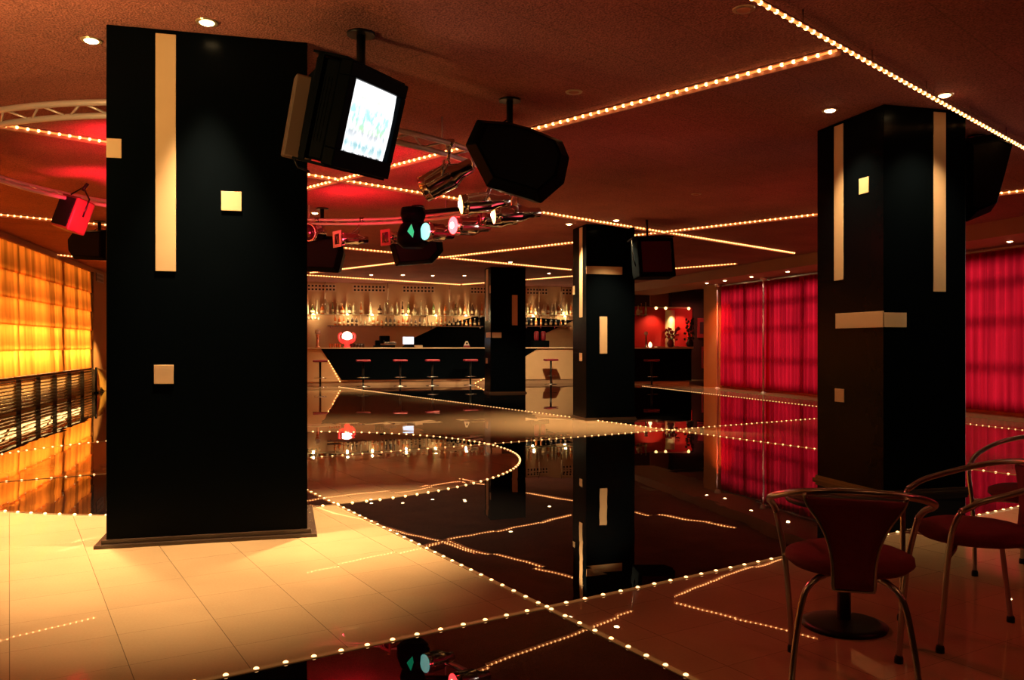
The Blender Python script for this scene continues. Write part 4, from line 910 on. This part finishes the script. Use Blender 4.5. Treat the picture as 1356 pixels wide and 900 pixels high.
# ------------------------------------------------------------------ lights
sun = bpy.data.lights.new('lamp', 'SUN'); sun.energy = 3.6; sun.angle = math.radians(34); sun.color = (1, .85, .75)
o = bpy.data.objects.new('lamp', sun); COL.objects.link(o); o.rotation_euler = Vector((-1, .12, -.07)).to_track_quat('-Z', 'Y').to_euler()
RED = (1, .02, .06)
# red floods of the ring, washing the ceiling and the truss
for (X, Z, h, e, ax, az) in ((-3.6, 7.6, 2.55, 420, -3.4, 8.6), (-1.2, 8.4, 2.55, 200, -1.6, 9.6), (-4.8, 9.4, 2.55, 300, -4.6, 10.8), (-2.2, 10.8, 2.55, 160, -2.0, 11.2)):
    a = W(X, Z, h); b_ = W(ax, az, 3.23); spot(a, b_, e*.42, 150, 1.0, RED, .1)
# ceiling glow at the upper left, from an added unseen spot outside the frame
spot(W(-3.4, 3.2, 2.2), W(-3.0, 4.7, 3.23), 330, 120, 1, (1, .60, .20), .1)
for (X, Z, e) in ((1.2, 8.0, 40), (3.4, 11.0, 40), (1.0, 4.0, 26), (4.6, 6.0, 22), (6.5, 14, 40), (-1, 15, 30)): spot(W(X, Z, 1.6), W(X, Z, 3.2), e*.32, 170, 1, (1, .07, .10), .3)  # added red fill in mid-air, lifting the ceiling, no fixtures
# added warm fill spots over the foreground and behind the camera, no lamp bodies
for (X, Z, e) in ((-1.5, 1.6, 50), (1.6, .8, 28), (3.2, 2.6, 8), (0, -2.5, 40)):
    p = W(X, Z, CEIL-.04); spot(p, (p.x, p.y, 0), e, 120, .9, (1, .36, .13))
# floor pools in front of and beside the widest column
p = W(-1.05, 6.3, CEIL); dup(base_lit, p, (0, 0, 0), 'lit downlight behind the bright television, right of the widest column', GD); spot(p-Vector((0, 0, .04)), W(-.85, 6.0, 0), 1700, 56, 1)
spot(W(-4.0, 6.2, CEIL-.04), W(-3.3, 6.2, 0), 1600, 58, 1)
spot(W(6.2, 16, CEIL-.04), W(6.2, 16, 0), 60, 120, .9)
spot((11.6, 21.2, 2.9), (12.05, 22.2, .9), 300, 70, .9, (1, .20, .06))  # added red-orange spot brightening the pier
spot((-3.9, 23.6, 2.2), (U0+.1, 24.4, .3), 600, 45, .8, (1, .7, .25))  # added warm spot brightening the gold fan
spot((14.0, 26.3, 3.0), (13.6, 27.4, 1.5), 30, 90, .8, (1, .1, .08))
# added red spots tinting the chairs' corner, without lamp bodies
spot(W(4.2, 2.2, 2.7), W(1.8, 3.8, .3), 26, 80, .8, (1, .06, .08))
spot(W(-.9, 7.4, 2.8), W(1.6, 3.5, .5), 150, 34, .9, (1, .05, .05))
point(tuple(RLP+DIR(-.15, -.45, -.05)), 8, (1, .03, .03), .08)
w = bpy.data.worlds.new('world'); bpy.context.scene.world = w; w.use_nodes = True; w.node_tree.nodes['Background'].inputs[0].default_value = (.02, .012, .01, 1); w.node_tree.nodes['Background'].inputs[1].default_value = 1

# ------------------------------------------------------------------ camera and view
cam = bpy.data.cameras.new('camera'); co = bpy.data.objects.new('camera', cam); COL.objects.link(co); bpy.context.scene.camera = co
co.location = (0, 0, CAM_H); co.rotation_euler = (PI/2, 0, -TH)
cam.sensor_fit = 'HORIZONTAL'; cam.sensor_width = 36; cam.lens = 36*F/1356; cam.shift_y = (HY-450)/1356; cam.clip_end = 200; cam.clip_start = .05
sc = bpy.context.scene
sc.view_settings.view_transform = 'Standard'; sc.view_settings.look = 'None'; sc.view_settings.gamma = 1; sc.view_settings.use_curve_mapping = False
sc.view_settings.exposure = 0.0
sc.cycles.use_denoising = True; sc.cycles.use_light_tree = True; sc.cycles.max_bounces = 8; sc.cycles.sample_clamp_indirect = 6
sc.cycles.caustics_reflective = False; sc.cycles.caustics_refractive = False
